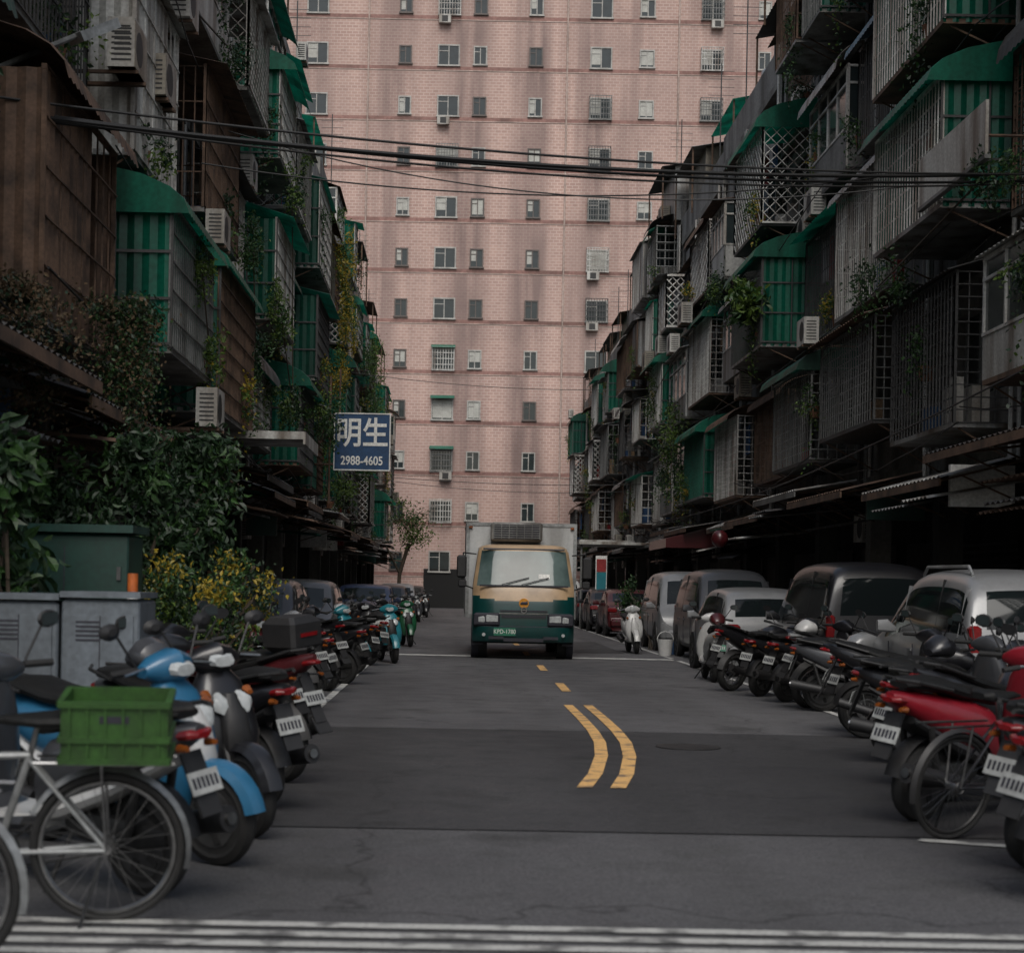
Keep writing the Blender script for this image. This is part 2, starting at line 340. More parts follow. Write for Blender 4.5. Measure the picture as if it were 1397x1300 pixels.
mb.finish()

# ---------------------------------------------------------------- apartment rows
def corr(mb,part,mt,W,side,prof,ya,yb,step=.1,amp=.015):
    n=max(2,int((yb-ya)/step)); v=[];k=len(prof)
    for i in range(n+1):
        y=ya+(yb-ya)*i/n; o=amp if i%2 else -amp
        for d,z in prof: v.append((W-side*d,y,z+o))
    mb.raw(part,mt,v,[(i*k+j,i*k+j+1,(i+1)*k+j+1,(i+1)*k+j) for i in range(n) for j in range(k-1)])
def endpanel(mb,part,mt,W,side,y,d0,d1,z0,z1,step=.09,amp=.014):
    n=max(2,int((d1-d0)/step)); v=[]
    for i in range(n+1):
        d=d0+(d1-d0)*i/n; o=amp if i%2 else -amp
        v+=[(W-side*d,y+o,z0),(W-side*d,y+o,z1)]
    mb.raw(part,mt,v,[(2*i,2*i+2,2*i+3,2*i+1) for i in range(n)])
def grid(mb,part,mt,P,U,V,nu,nv,t):
    P=Vector(P);U=Vector(U);V=Vector(V)
    N=U.cross(V).normalized()
    def bar(a,b,w):
        d=(b-a).normalized(); s=d.cross(N)*w; q=N*w
        v=[a-s-q,a+s-q,a+s+q,a-s+q,b-s-q,b+s-q,b+s+q,b-s+q]
        mb.raw(part,mt,v,[(0,1,5,4),(1,2,6,5),(2,3,7,6),(3,0,4,7)])
    for i in range(nu+1):
        if nu: bar(P+U*(i/nu),P+U*(i/nu)+V,t/2)
    for j in range(nv+1):
        if nv: bar(P+V*(j/nv)+N*t*.9,P+V*(j/nv)+U+N*t*.9,t/2)
def lattice(mb,part,mt,P,U,V,step,t):
    P=Vector(P);U=Vector(U);V=Vector(V); lu=U.length;lv=V.length; un=U/lu; vn=V/lv
    N=un.cross(vn)
    def seg(a,b,off):
        A=P+un*a[0]+vn*a[1]+N*off; B=P+un*b[0]+vn*b[1]+N*off
        if (B-A).length<.05: return
        mb.cyl(part,mt,A,B,t/2,4,caps=False,smooth=False)
    k=-lv
    while k<lu:
        u0=max(k,0);u1=min(k+lv,lu)
        if u1>u0: seg((u0,u0-k),(u1,u1-k),0); seg((u0,lv-(u0-k)),(u1,lv-(u1-k)),t)
        k+=step
    grid(mb,part,mt,P,U,V,1,1,t*1.8)
JR=random.Random(99)
def acunit(mb,W,side,d,y,z,s=1):
    y+=JR.uniform(-.06,.06); d+=JR.uniform(-.03,.03); s*=JR.uniform(.82,1.05); am=JR.choice(['ac_white','ac_beige','ac_white'])
    x0=W-side*d; x1=W-side*(d+.32*s)
    mb.bb('ac_units',am,x0,x1,y,y+.8*s,z,z+.58*s)
    xf=x1-side*.004
    mb.cyl('ac_units','ac_grill',(x1,y+.28*s,z+.29*s),(xf,y+.28*s,z+.29*s),.22*s,14)
    for i in range(7):
        zz=z+.07+i*.065*s; mb.bb('ac_units','ac_grill',W-side*(d+.05),W-side*(d+.27*s),y-.004,y-.0005,zz,zz+.022)
    mb.bb('brackets','bars_rust',W,W-side*(d+.34*s),y+.1,y+.14,z-.05,z-.01); mb.bb('brackets','bars_rust',W,W-side*(d+.34*s),y+.62*s,y+.66*s,z-.05,z-.01)

def cage(mb,W,side,ya,yb,z0,z1,D,kind,mt,roof,rng,far):
    X=lambda d:W-side*d
    t=.018 if not far else .03; st=.15 if not far else .24
    mb.bb('cage_floors',rng.choice(['tin_rust','tin_dark','concrete','tin_grey']),X(0.003),X(D),ya,yb,z0-.07,z0)
    for y in (ya,yb): mb.bb('cage_frames',mt,X(D-.04),X(D),y-.02,y+.02,z0,z1)
    mb.bb('cage_frames',mt,X(D-.045),X(D+.005),ya-.025,yb+.025,z1-.02,z1+.03)
    F=(X(D),ya,z0);U=(0,yb-ya,0);V=(0,0,z1-z0); Sd=(X(0)-X(D),0,0)
    H=z1-z0
    for y in (ya+.1,yb-.1): mb.cyl('brackets','bars_rust',(X(0),y,z0-.6),(X(D*.9),y,z0-.07),.018,4)
    if kind=='bars':
        grid(mb,'cage_bars',mt,F,U,V,int((yb-ya)/st),max(3,int(H/.42)),t)
        for y in(ya,yb): grid(mb,'cage_bars',mt,(X(D),y,z0),Sd,V,max(2,int(D/st)),max(3,int(H/.42)),t)
    elif kind=='grid':
        g=st*1.15
        grid(mb,'cage_bars',mt,F,U,V,int((yb-ya)/g),int(H/g),t)
        for y in(ya,yb): grid(mb,'cage_bars',mt,(X(D),y,z0),Sd,V,max(2,int(D/g)),int(H/g),t)
    elif kind=='lattice':
        lattice(mb,'cage_bars',mt,F,U,V,.26,t*1.3)
        for y in(ya,yb): lattice(mb,'cage_bars',mt,(X(D),y,z0),Sd,V,.26,t*1.3)
    elif kind=='green':
        endpanel(mb,'plastic_panels',roof,W,side,ya,0,D,z0-.05,z1); endpanel(mb,'plastic_panels',roof,W,side,yb,0,D,z0-.05,z1)
        for dd in(.0,D*.5,D): mb.bb('cage_frames','bars_dark',X(dd-.015),X(dd+.015),ya-.035,ya-.02,z0,z1)
        for zz in (z0+.02,z0+H*.33,z0+H*.66): mb.bb('cage_frames','bars_dark',X(0),X(D),ya-.0355,ya-.018,zz,zz+.035)
        grid(mb,'cage_bars',mt,F,U,V,int((yb-ya)/st),max(4,int(H/.3)),t)
        if rng.random()<.45: mb.bb('plastic_panels',roof,X(D-.05),X(D-.045),ya,yb,z0,z0+H*rng.choice([.35,1.0]))
    elif kind=='solid':
        endpanel(mb,'tin_panels',roof,W,side,ya,0,D,z0-.05,z1); endpanel(mb,'tin_panels',roof,W,side,yb,0,D,z0-.05,z1)
        n=int((yb-ya)/.1); v=[]
        for i in range(n+1):
            y=ya+(yb-ya)*i/n; o=.014*(1 if i%2 else -1)
            v+=[(X(D+o),y,z0),(X(D+o),y,z1)]
        b_=int(n*rng.uniform(.3,.8))
        mb.raw('tin_panels',roof,v,[(2*i,2*i+2,2*i+3,2*i+1) for i in range(0,b_)])
        grid(mb,'cage_bars',mt,F,U,V,int((yb-ya)/.3),5,t)
    elif kind=='glazed':
        h=z0+H*rng.uniform(.3,.42)
        pm=rng.choice(['tin_white','wall_white','wall_grey','tin_grey'])
        mb.bb('lower_panels',pm,X(D-.05),X(D),ya,yb,z0,h)
        mb.bb('lower_panels',pm,X(0),X(D-.05),ya-.02,ya+.02,z0,h)
        mb.bb('window_glass','glass_win',X(D-.03),X(D-.02),ya,yb,h,z1); mb.bb('window_glass','glass_win',X(0),X(D-.03),ya-.005,ya+.005,h,z1)
        n=4
        for i in range(n+1):
            y=ya+(yb-ya)*i/n; mb.bb('window_frames','bars_white' if pm!='tin_grey' else 'alu',X(D-.05),X(D+.01),y-.025,y+.025,h,z1)
        for i in range(3):
            dd=D*i/2; mb.bb('window_frames','bars_white',X(dd-.02),X(dd+.02),ya-.03,ya+.03,h,z1)
        for zz in (h,h+(z1-h)*.7,z1-.04):
            mb.bb('window_frames','bars_white',X(D-.05),X(D+.015),ya-.03,yb+.03,zz,zz+.045); mb.bb('window_frames','bars_white',X(0),X(D),ya-.035,ya+.035,zz,zz+.045)
    ov=rng.uniform(.1,.35); rise=rng.uniform(.2,.5); am=roof
    if rng.random()<.4:
        prof=[((D+ov)*math.sin(a),z1-.12+(rise+.25)*math.cos(a)) for a in [R(x) for x in (0,20,40,58,74,90)]]
        corr(mb,'awnings',am,W,side,prof,ya-.12,yb+.12,.09 if not far else .16)
        if am.startswith('green'):
            v=[(X(d),ya-.12,z) for d,z in prof]+[(X(0),ya-.12,z1-.12)]; mb.raw('awnings',am,v,[tuple(range(len(v)))])
    else: corr(mb,'awnings',am,W,side,[(0,z1+rise),(D+ov,z1+.02)],ya-.12,yb+.12,.09 if not far else .16)
    for i in range(rng.randint(3,7)):
        y=rng.uniform(ya+.1,yb-.5); d=rng.uniform(.1,max(.12,D-.32)); h=rng.uniform(.15,.8)
        mb.bb('stored_clutter',rng.choice(['ac_white','cloth_tan','tin_dark','wall_dark','cloth_blue','cloth_red','concrete','tin_white']),X(d),X(d+rng.uniform(.1,.28)),y,y+rng.uniform(.12,.5),z0+.001,z0+h)
    if rng.random()<.5:
        for i in range(rng.randint(2,6)):
            y=rng.uniform(ya+.1,yb-.5); mb.bb('laundry',rng.choice(['cloth_red','cloth_blue','cloth_white','cloth_tan','cloth_white']),X(D*.6),X(D*.6+.03+.01*i),y,y+rng.uniform(.2,.45),z1-rng.uniform(.6,1.1),z1-.2)

plants=[]
def building(side,y0,y1,H,rng,W,over,dark):
    mb=MB('apartment_building',(W,y0,0),world=True)
    X=lambda d:W-side*d
    wm=rng.choice(['wall_grey','wall_beige','wall_white','wall_grey','concrete'])
    far=y0>48
    zfl=[3.7,6.6,9.5,12.4]
    zfl=[z for z in zfl if z+2<H]
    nb=2; bw=(y1-y0)/nb
    mb.bb('core','wall_dark',X(-9),X(-.45),y0,y1,3.45,H)  # underside is the arcade ceiling, its shade put into the dark colour
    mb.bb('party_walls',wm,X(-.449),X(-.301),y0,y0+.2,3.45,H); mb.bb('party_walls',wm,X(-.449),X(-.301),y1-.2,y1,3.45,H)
    mb.bb('shopfront_wall','wall_dark',X(-3.3),X(-3.1),y0,y1,0,3.45)  # arcade shade painted in: wall and floor far darker than the facade
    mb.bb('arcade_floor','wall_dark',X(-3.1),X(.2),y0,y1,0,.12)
    mb.bb('roof_slab','concrete',X(-9),X(.15),y0,y1,H,H+.2)
    mb.bb('parapet',wm,X(0),X(.15),y0,y1,H+.2,H+1.0)
    for i in range(nb+1):
        y=y0+i*bw; mb.bb('piers','wall_dark' if rng.random()<.6 else 'concrete',X(-.35),X(.05),max(y0,y-.2),min(y1,y+.2),.12,3.45)
    for b in range(nb):
        a=y0+b*bw; c=a+bw; ak=round(a,1)
        mb.bb('roller_shutters',rng.choice(['tin_dark','bars_dark','wall_dark']),X(-3.1),X(-3.05),a+.5,c-.5,.12,2.7)
        for i in range(16): mb.bb('roller_shutters','tin_dark',X(-3.05),X(-3.03),a+.5,c-.5,.2+i*.155,.26+i*.155)
        if rng.random()<.5: acunit(mb,W,side,-.3,a+rng.uniform(.6,2.5),2.5)
        for fi,z in enumerate(zfl):
            zt=zfl[fi+1] if fi+1<len(zfl) else H
            ha,hb=a+.75,c-.75; hz0,hz1=z+.85,z+2.25
            mb.bb('walls',wm,X(-.3),X(0),a+.0,ha,z-.25,zt-.25); mb.bb('walls',wm,X(-.3),X(0),hb,c,z-.25,zt-.25)
            mb.bb('walls',wm,X(-.3),X(0),ha,hb,z-.25,hz0); mb.bb('walls',wm,X(-.3),X(0),ha,hb,hz1,zt-.25)
            mb.bb('window_glass','glass_win',X(-.2),X(-.18),ha,hb,hz0,hz1)
            for i in range(5):
                y=ha+(hb-ha)*i/4; mb.bb('window_frames','alu',X(-.22),X(-.15),y-.03,y+.03,hz0,hz1)
            mb.bb('window_frames','alu',X(-.22),X(-.14),ha,hb,hz0,hz0+.06)
            mb.bb('floor_beams','concrete',X(0),X(.12+.02*fi),a,c,z-.2,z+.02)
            ov=over.get((side,ak,fi)); DD=None
            if ov is None:
                kd=rng.choices(['bars','grid','green','glazed','solid','lattice','none'],[25,15,23,15,9,6,9])[0]
                bmt=rng.choice(['bars_grey','bars_grey','bars_dark','bars_rust','bars_rust','bars_white','bars_white'])
                rf=rng.choice(['tin_grey','tin_dark','tin_rust','tin_rust','tin_white','green_pvc','green_pvc_dark','green_pvc','tin_grey'])
                if kd=='green': rf=rng.choice(['green_pvc','green_pvc','green_pvc_dark']); bmt=rng.choice(['bars_grey','bars_green','bars_white'])
                if kd=='lattice': bmt='bars_white'
                if kd=='solid': rf=rng.choice(['tin_white','tin_grey','tin_rust','tin_blue'])
            else:
                kd,bmt,rf=ov[:3]; DD=ov[3] if len(ov)>3 else None
            D=rng.choice([.4,.55,.7,.85,1.0,1.15])
            if kd in('green','lattice'): D=rng.uniform(1.05,1.3)
            if DD: D=DD
            m0=rng.uniform(.15,.7);m1=rng.uniform(.15,.9)
            zz0=z+rng.uniform(.05,.75); zz1=z+rng.uniform(2.2,2.6)
            if kd=='none':
                grid(mb,'window_grilles',bmt,(X(.12),ha,hz0),(0,hb-ha,0),(0,0,hz1-hz0),int((hb-ha)/.16),4,.02)
                corr(mb,'awnings',rf,W,side,[(0,hz1+.45),(.65,hz1+.15)],ha-.2,hb+.2,.1)
                acunit(mb,W,side,.1,ha+rng.uniform(0,1.5),hz0-.75)
            elif rng.random()<.38 and ov is None:
                mid=a+bw*rng.uniform(.38,.62)
                cage(mb,W,side,a+m0,mid-.15,zz0,zz1,D,kd,bmt,rf,rng,far)
                cage(mb,W,side,mid+.15,c-m1*.6,zz0+rng.uniform(-.2,.5),zz1+rng.uniform(-.3,.15),rng.choice([.35,.6,.9,1.2]),rng.choice(['bars','grid','glazed','green']),rng.choice(['bars_grey','bars_white','bars_rust']),rng.choice(['tin_grey','green_pvc','green_pvc','tin_rust']),rng,far)
            else:
                cage(mb,W,side,a+m0,c-m1,zz0,zz1,D,kd,bmt,rf,rng,far)
            for q in range(rng.choice([0,0,1,1])): acunit(mb,W,side,rng.uniform(.1,D+.1),rng.choice([a+.1,c-.9,a+1.5,c-1.8]),z+rng.uniform(-.45,-.1) if rng.random()<.5 else zz1+.35)
            if rng.random()<.72: plants.append((side,W,D,rng.uniform(a+.5,c-.6),zz0+rng.choice([0,.1,.8]),rng.random(),y0))
        for i in range(4):
            y=rng.choice([a+.06,c-.08,a+.3])+rng.uniform(-.03,.05); mb.cyl('drain_pipes',rng.choice(['tin_grey','bars_grey','bars_white','tin_dark']),(X(.07+.06*i),y,3.4),(X(.07+.06*i),y,H),.035,6,caps=False)
        zc=rng.uniform(3.45,3.8); D=rng.uniform(1.05,1.75); dz=rng.uniform(.2,.5)
        cm=rng.choice(['tin_rust','tin_dark','tin_grey','tin_dark','tin_white','tin_rust'])
        if side==-1 and y0<30: cm='tin_dark'
        corr(mb,'street_canopy',cm,W,side,[(0,zc),(D,zc-dz)],a+.02,c-.02,.1,.016)
        mb.bb('canopy_fascia',rng.choice(['tin_dark','tin_rust','bars_grey','tin_rust']),X(D-.02),X(D+.01),a+.04,c-.04,zc-dz-.13,zc-dz-.02)
        for i in range(4):
            y=a+.3+i*(bw-.6)/3; mb.cyl('canopy_struts','bars_rust',(X(0),y,zc-.1),(X(D-.05),y,zc-dz-.05),.018,5); mb.cyl('canopy_struts','bars_rust',(X(0),y,zc-.75),(X(D*.7),y,zc-dz*.7-.08),.015,5)
        for q in range(rng.choice([1,2,3])):
            z2=zc-rng.uniform(.25,.9); ya=a+rng.uniform(.1,2); corr(mb,'street_canopy',rng.choice(['tin_rust','tin_dark','green_pvc_dark','tin_white','tin_grey','tin_rust']),W,side,[(-.2,z2),(D*rng.uniform(.7,1.25),z2-rng.uniform(.1,.4))],ya,min(c-.05,ya+rng.uniform(1.2,2.8)),.1,.02)
        if rng.random()<.4:
            zz=rng.uniform(2.5,2.9); mb.bb('signboard',rng.choice(['sign_white','sign_blue','cloth_red','tin_white','cab_green']),X(.1),X(rng.uniform(.6,1.1)),a+.5,a+.6,zz,zz+.6)
        if rng.random()<.75:
            h=rng.uniform(1.9,2.6); d1=rng.uniform(-.2,.9)
            mb.bb('rooftop_room',rng.choice(['tin_grey','wall_beige','tin_white','wall_grey','green_pvc_dark']),X(-4),X(d1-.5),a+.3,c-.3,H+.2,H+.2+h)
            corr(mb,'rooftop_sheds',rng.choice(['tin_dark','tin_grey','tin_rust','green_pvc']),W,side,[(-4.2,H+h+.9),(d1,H+h+.1)],a+.05,c-.05,.12,.02)
            for y in (a+.2,c-.2): mb.cyl('rooftop_sheds','bars_rust',(X(d1-.05),y,H+.2),(X(d1-.05),y,H+h+.1),.03,5)
        else:
            mb.cyl('water_tank','tank_steel',(X(-1),a+1.5,H+.6),(X(-1),a+1.5,H+2.1),.6,18)
        if rng.random()<.4:
            mb.cyl('antenna','bars_dark',(X(.1),a+1,H+1),(X(.1),a+1,H+4),.02,5)
            for i in range(4): mb.cyl('antenna','bars_dark',(X(-.3),a+1,H+3+.25*i),(X(.5),a+1,H+3+.25*i),.01,4)
    for k in range(5):
        z=rng.choice([3.95,4.1,6.5,9.3])+rng.uniform(-.1,.15); d=rng.uniform(.15,1.25); pts=[]
        for i in range(9):
            t=i/8; pts.append((X(d+.05*math.sin(9*t)),y0+(y1-y0)*t,z-.35*4*t*(1-t)*rng.uniform(.8,1.1)))
        mb.tube('service_cables','cable',pts,.011,4)
    if side==-1 and y0<22:
        for yy,zz in ((19.7,7.45),(21.9,7.75)): acunit(mb,W,side,.75,yy,zz)
    mb.finish()
over={(-1,15.3,0):('solid','bars_rust','tin_rust',.95),(-1,15.3,1):('bars','bars_dark','tin_dark',.5),(-1,19.9,0):('green','bars_grey','green_pvc',1.4),(-1,24.5,0):('green','bars_rust','green_pvc',1.4),
 (-1,19.9,1):('solid','bars_white','tin_white',.9),(-1,24.5,1):('bars','bars_rust','tin_rust',1.15),(-1,29.1,1):('bars','bars_white','tin_dark',.7),(-1,29.1,0):('bars','bars_dark','green_pvc_dark',.8),(-1,33.7,1):('green','bars_white','green_pvc',1.2),(-1,33.7,0):('grid','bars_white','tin_grey',.7),
 (-1,24.5,2):('glazed','bars_white','tin_white',.9),(-1,29.1,2):('lattice','bars_white','tin_white',1.1),(-1,33.7,2):('green','bars_white','green_pvc',1.2),
 (-1,38.3,0):('green','bars_dark','green_pvc',1.3),(-1,42.9,1):('green','bars_dark','green_pvc_dark',1.3),
 (1,19.0,0):('glazed','bars_white','tin_white',.95),(1,19.0,1):('grid','bars_rust','tin_dark',.6),(1,23.6,0):('grid','bars_dark','tin_dark',1.0),(1,23.6,1):('green','bars_white','green_pvc',1.35),(1,23.6,2):('green','bars_white','green_pvc',1.3),
 (1,28.2,0):('grid','bars_grey','tin_rust',1.1),(1,28.2,1):('bars','bars_white','tin_grey',.9),(1,28.2,2):('bars','bars_dark','tin_blue',.6),(1,32.8,0):('grid','bars_grey','green_pvc_dark',1.1),(1,32.8,1):('bars','bars_dark','green_pvc',.5),(1,32.8,2):('glazed','bars_white','tin_white',.5),(1,37.4,1):('green','bars_dark','green_pvc',1.35),(1,37.4,2):('lattice','bars_white','green_pvc',1.3),
 (1,37.4,0):('bars','bars_rust','tin_rust',.7),(1,42.0,1):('glazed','bars_white','tin_white',.9),(1,42.0,0):('grid','bars_white','tin_rust',1.0),(1,46.6,1):('grid','bars_white','green_pvc',1.1),(1,46.6,0):('green','bars_green','green_pvc',1.2),(1,51.2,1):('glazed','bars_white','tin_white',1.1),(1,55.8,1):('green','bars_white','green_pvc',1.3)}
y=10.7;i=0
while y<96:
    H=[14.6,15.2,14.4,15.0,14.2,14.8,13.6,14.4,13.2,12.8][i%10]; building(-1,round(y,1),round(y+9.2,1),H,random.Random(100+i),-4.9,over,y<20); y+=9.2;i+=1
y=14.4;i=0
while y<100:
    H=[15.2,14.8,15.3,14.2,13.8,14.6,13.4,12.6,12.5,12.0][i%10]; building(1,round(y,1),round(y+9.2,1),H,random.Random(200+i),8.1,over,y<16); y+=9.2;i+=1

rng=random.Random(55)
for side,W,D,y,z,r,y0 in plants:
    mb=MB('balcony_plant',(W-side*(D-.05),y,z),world=True); x=W-side*(D-.1)
    mts=[['leaf_dark','leaf_mid'],['leaf_mid','leaf_light'],['leaf_light','leaf_yellow','leaf_mid'],['leaf_dark','leaf_mid','leaf_light']][int(r*3.99)]
    n=280 if y<60 else 130; s=.08 if y<60 else .09
    mb.leaves('foliage',mts,(x-side*.12,y,z+.35),(.35,.65,.5),n,s,rng,6)
    for k in range(rng.randint(1,5)): mb.vine('trailing_stems',mts,(x-side*.15,y+rng.uniform(-.5,.5),z+.2),rng.uniform(.4,1.6),rng,s)
    mb.cyl('stem','bark',(x,y,z),(x,y,z+.4),.02,5)
    mb.cyl('pot','pot',(x,y,z),(x,y,z+.22),.1,8,r2=.14)
    mb.finish()

def climber(name,spots,mts,seed,size=.09):
    rg=random.Random(seed); mb=MB(name,spots[0][0],world=True)
    for c,rad,n in spots: mb.leaves('foliage',mts,c,rad,n,size,rg,12)
    c0=spots[0][0]; mb.tube('stems','bark',[(s[0][0],s[0][1],s[0][2]) for s in spots],.015,4) if len(spots)>1 else mb.cyl('stems','bark',c0,(c0[0],c0[1],c0[2]-.5),.02,5)
    mb.finish()
climber('yellow_flowering_vine',[((-3.4,50,11.),(.35,1.6,1.3),1200),((-3.3,50,9.2),(.4,1.5,1.3),1200),((-3.4,49,7.4),(.35,1.5,1.),900)],['leaf_yellow','leaf_light','leaf_yellow','leaf_mid'],1,.094)
climber('climbing_vine',[((-3.4,66,10),(.6,2,1.5),1400),((-3.1,66,8),(.7,2,1.5),1400),((-3.2,62,6.2),(.6,2,1.5),1400)],['leaf_mid','leaf_light'],2,.094)
climber('climbing_vine',[((6.6,52,6.2),(.6,1.4,1.2),1200),((6.7,52,4.9),(.6,1.4,1.),1200)],['leaf_mid','leaf_light','leaf_dark'],3,.094)
climber('palm_like_plant',[((6.6,38,8.0),(.5,.7,.6),700)],['leaf_light','leaf_mid'],4,.2)
climber('climbing_vine',[((6.6,26.5,6.3),(.5,1.2,.6),900),((6.8,22.,6.9),(.4,1.2,.5),700)],['leaf_mid','leaf_dark'],5,.075)
climber('climbing_vine',[((-3.3,43,5.6),(.5,1.6,.9),1100),((-3.2,47,4.2),(.5,1.6,.7),1100)],['leaf_mid','leaf_dark','leaf_light'],6,.09)
climber('climbing_vine',[((-3.45,22.6,5.6),(.18,.5,.6),600),((-3.45,23.4,4.7),(.15,.4,.4),350)],['leaf_mid','leaf_light'],7,.06)
climber('climbing_vine',[((-4.0,17.2,8.6),(.5,1.,.6),500),((-3.9,28.5,10.4),(.4,1.,.7),600)],['leaf_mid','leaf_dark'],8,.08)
climber('climbing_vine',[((-3.6,34,7.),(.3,1.2,.8),800),((-3.5,36,5.2),(.35,1.2,.9),900),((-3.5,35,9.6),(.3,.9,.6),500)],['leaf_mid','leaf_light','leaf_dark'],10,.085)
climber('climbing_vine',[((-3.5,28.6,7.1),(.3,.8,.7),700),((-3.5,29.2,5.4),(.3,.8,.6),600)],['leaf_mid','leaf_dark'],11,.075)
climber('climbing_vine',[((6.8,44.5,9.6),(.35,1.1,.7),700),((6.8,58,8.2),(.4,1.3,.9),800)],['leaf_mid','leaf_light','leaf_dark'],12,.09)
rg=random.Random(9)
mb=MB('small_tree',(-1.9,78,0),world=True)
mb.tube('trunk','bark',[(-2.6,78,0),(-2.5,78,2),(-2.1,78,3.4)],.09,7); mb.tube('limbs','bark',[(-2.5,78,2),(-3.1,77.5,3.2)],.05,5); mb.tube('limbs','bark',[(-2.3,78,2.8),(-1.5,78.3,4.2)],.04,5)
mb.leaves('crown',['leaf_light','leaf_dry','leaf_mid'],(-2.2,78,4.3),(1.5,1.5,1.2),1700,.13,rg,14); mb.finish()

rg=random.Random(21)
mb=MB('hanging_vine',(-3.7,17.5,3.9),world=True)
for i in range(120):
    mb.vine('vine_strands',['leaf_dry','leaf_dark','leaf_mid'],(-3.35+rg.gauss(0,.15),17.3+rg.uniform(-.6,.6),4.2+rg.uniform(-.1,.15)),rg.uniform(.7,1.75),rg,.05,42,.05)
mb.leaves('vine_top',['leaf_dry','leaf_dark'],(-3.5,17.4,4.2),(.4,.9,.16),1500,.06,rg,10); mb.finish()
mb=MB('hanging_vine',(-4.0,14.9,4.1),world=True)
for i in range(80):
    mb.vine('vine_strands',['leaf_dry','leaf_dry','leaf_dark'],(-3.8+rg.gauss(0,.2),14.9+rg.uniform(-.6,.6),3.95+rg.uniform(-.1,.15)),rg.uniform(.5,1.4),rg,.05,42,.05)
mb.leaves('vine_top',['leaf_dry','leaf_dark'],(-4.0,14.9,4.0),(.45,.8,.12),1200,.06,rg,10); mb.finish()
def bush(name,loc,parts,mts,seed,size):
    rg=random.Random(seed); mb=MB(name,loc,world=True)
    for i in range(9):
        p=rg.choice(parts); c=p[0]
        mb.tube('branches','bark',[(loc[0]+rg.uniform(-.2,.2),loc[1]+rg.uniform(-.2,.2),0),((loc[0]+c[0])/2+rg.uniform(-.1,.1),(loc[1]+c[1])/2,c[2]*.6),(c[0]+rg.uniform(-.3,.3),c[1]+rg.uniform(-.3,.3),c[2]+rg.uniform(-.2,.3))],.016,5)
    for c,r,n in parts: mb.leaves('foliage',mts,c,r,n,size,rg,16,.5)
    mb.finish()
bush('broadleaf_shrub',(-3.3,15.2,0),[((-3.6,15.5,2.1),(.6,.6,.6),1300),((-2.9,15.8,2.45),(.45,.5,.5),1200),((-3.2,15.2,1.6),(.6,.6,.6),1000),((-2.8,15.6,1.7),(.5,.5,.6),1100),((-2.5,16.6,2.55),(.42,.5,.42),1200),((-2.55,16.4,1.9),(.42,.5,.5),1000)],['leaf_dark','leaf_dark','leaf_dark','leaf_mid'],31,.105)
bush('broadleaf_shrub',(-3.3,12.0,0),[((-3.2,12.0,2.2),(.30,.4,.45),520),((-3.3,12.3,1.5),(.4,.4,.5),300)],['leaf_mid','leaf_dark','leaf_dark'],32,.15)
bush('flowering_bush',(-2.5,14.8,0),[((-2.4,14.8,1.3),(.5,.6,.45),1600),((-1.95,15.5,1.35),(.4,.5,.42),1500),((-2.55,14.6,.9),(.5,.5,.5),900),((-2.05,15.3,.8),(.35,.5,.4),800)],['leaf_mid','leaf_light','leaf_mid','leaf_dark','leaf_dark','leaf_yellow'],33,.055)
bush('potted_fern',(-2.65,8.9,0),[((-2.75,9.4,.65),(.3,.3,.4),600),((-2.3,7.75,.5),(.15,.25,.3),260)],['leaf_mid','leaf_dark'],34,.1)
bush('roadside_shrub',(-2.9,19.5,0),[((-3.1,19.5,1.3),(.4,.9,.5),1200),((-3.0,21,1.1),(.4,.9,.5),900)],['leaf_mid','leaf_dark','leaf_dark'],35,.07)
bush('potted_plants',(5.0,41,0),[((4.9,45,.8),(.3,.5,.5),500),((4.9,47,1.3),(.4,.5,.7),700)],['leaf_mid','leaf_dark'],36,.094)

# ---------------------------------------------------------------- cabinets, bollard, signs, cables
mb=MB('utility_cabinet',(-2.6,11.5,0))
for i,x in enumerate((-.28,.26)):
    mb.rbox('housing','cab_grey',(x,0,.66+.02*i),(.52,.6,1.28),.02); mb.box('doors','cab_grey',(x,-.307,.66),(.44,.012,1.1)); mb.box('door_seam','ink',(x,-.315,.66),(.006,.004,1.1))
    mb.box('roof','cab_grey',(x,0,1.33+.02*i),(.535,.66,.04)); mb.cyl('emblem','bars_grey',(x+.08,-.313,.5),(x+.08,-.318,.5),.07,20); mb.cyl('emblem','cab_grey',(x+.08,-.318,.5),(x+.08,-.321,.5),.055,20)
    for k in range(5): mb.box('vents','ink',(x-.08,-.316,1.05+k*.03),(.16,.004,.012))
mb.finish()
mb=MB('utility_cabinet',(-2.98,13.2,0))
mb.rbox('housing','cab_green',(0,0,.9),(.98,.6,1.8),.02); mb.box('roof','cab_green',(0,0,1.84),(1.06,.7,.06)); mb.box('door_seam','ink',(0,-.303,.9),(.008,.006,1.6)); mb.box('hinges','bars_dark',(.42,-.31,1.5),(.03,.02,.1)); mb.finish()
mb=MB('utility_cabinet',(-3.5,10.9,0)); mb.rbox('housing','cab_grey',(0,0,.55),(.7,.6,1.1),.02); mb.box('roof','cab_grey',(0,0,1.12),(.74,.64,.04)); mb.box('door_seam','ink',(0,-.303,.55),(.008,.006,.9)); mb.finish()
mb=MB('traffic_bollard',(-2.32,12.2,0)); mb.cyl('base','rubber',(0,0,0),(0,0,.04),.15,16); mb.cyl('post','orange',(0,0,.04),(0,0,1.5),.038,12); mb.cyl('reflective_band','sign_white',(0,0,1.3),(0,0,1.36),.041,12); mb.finish()

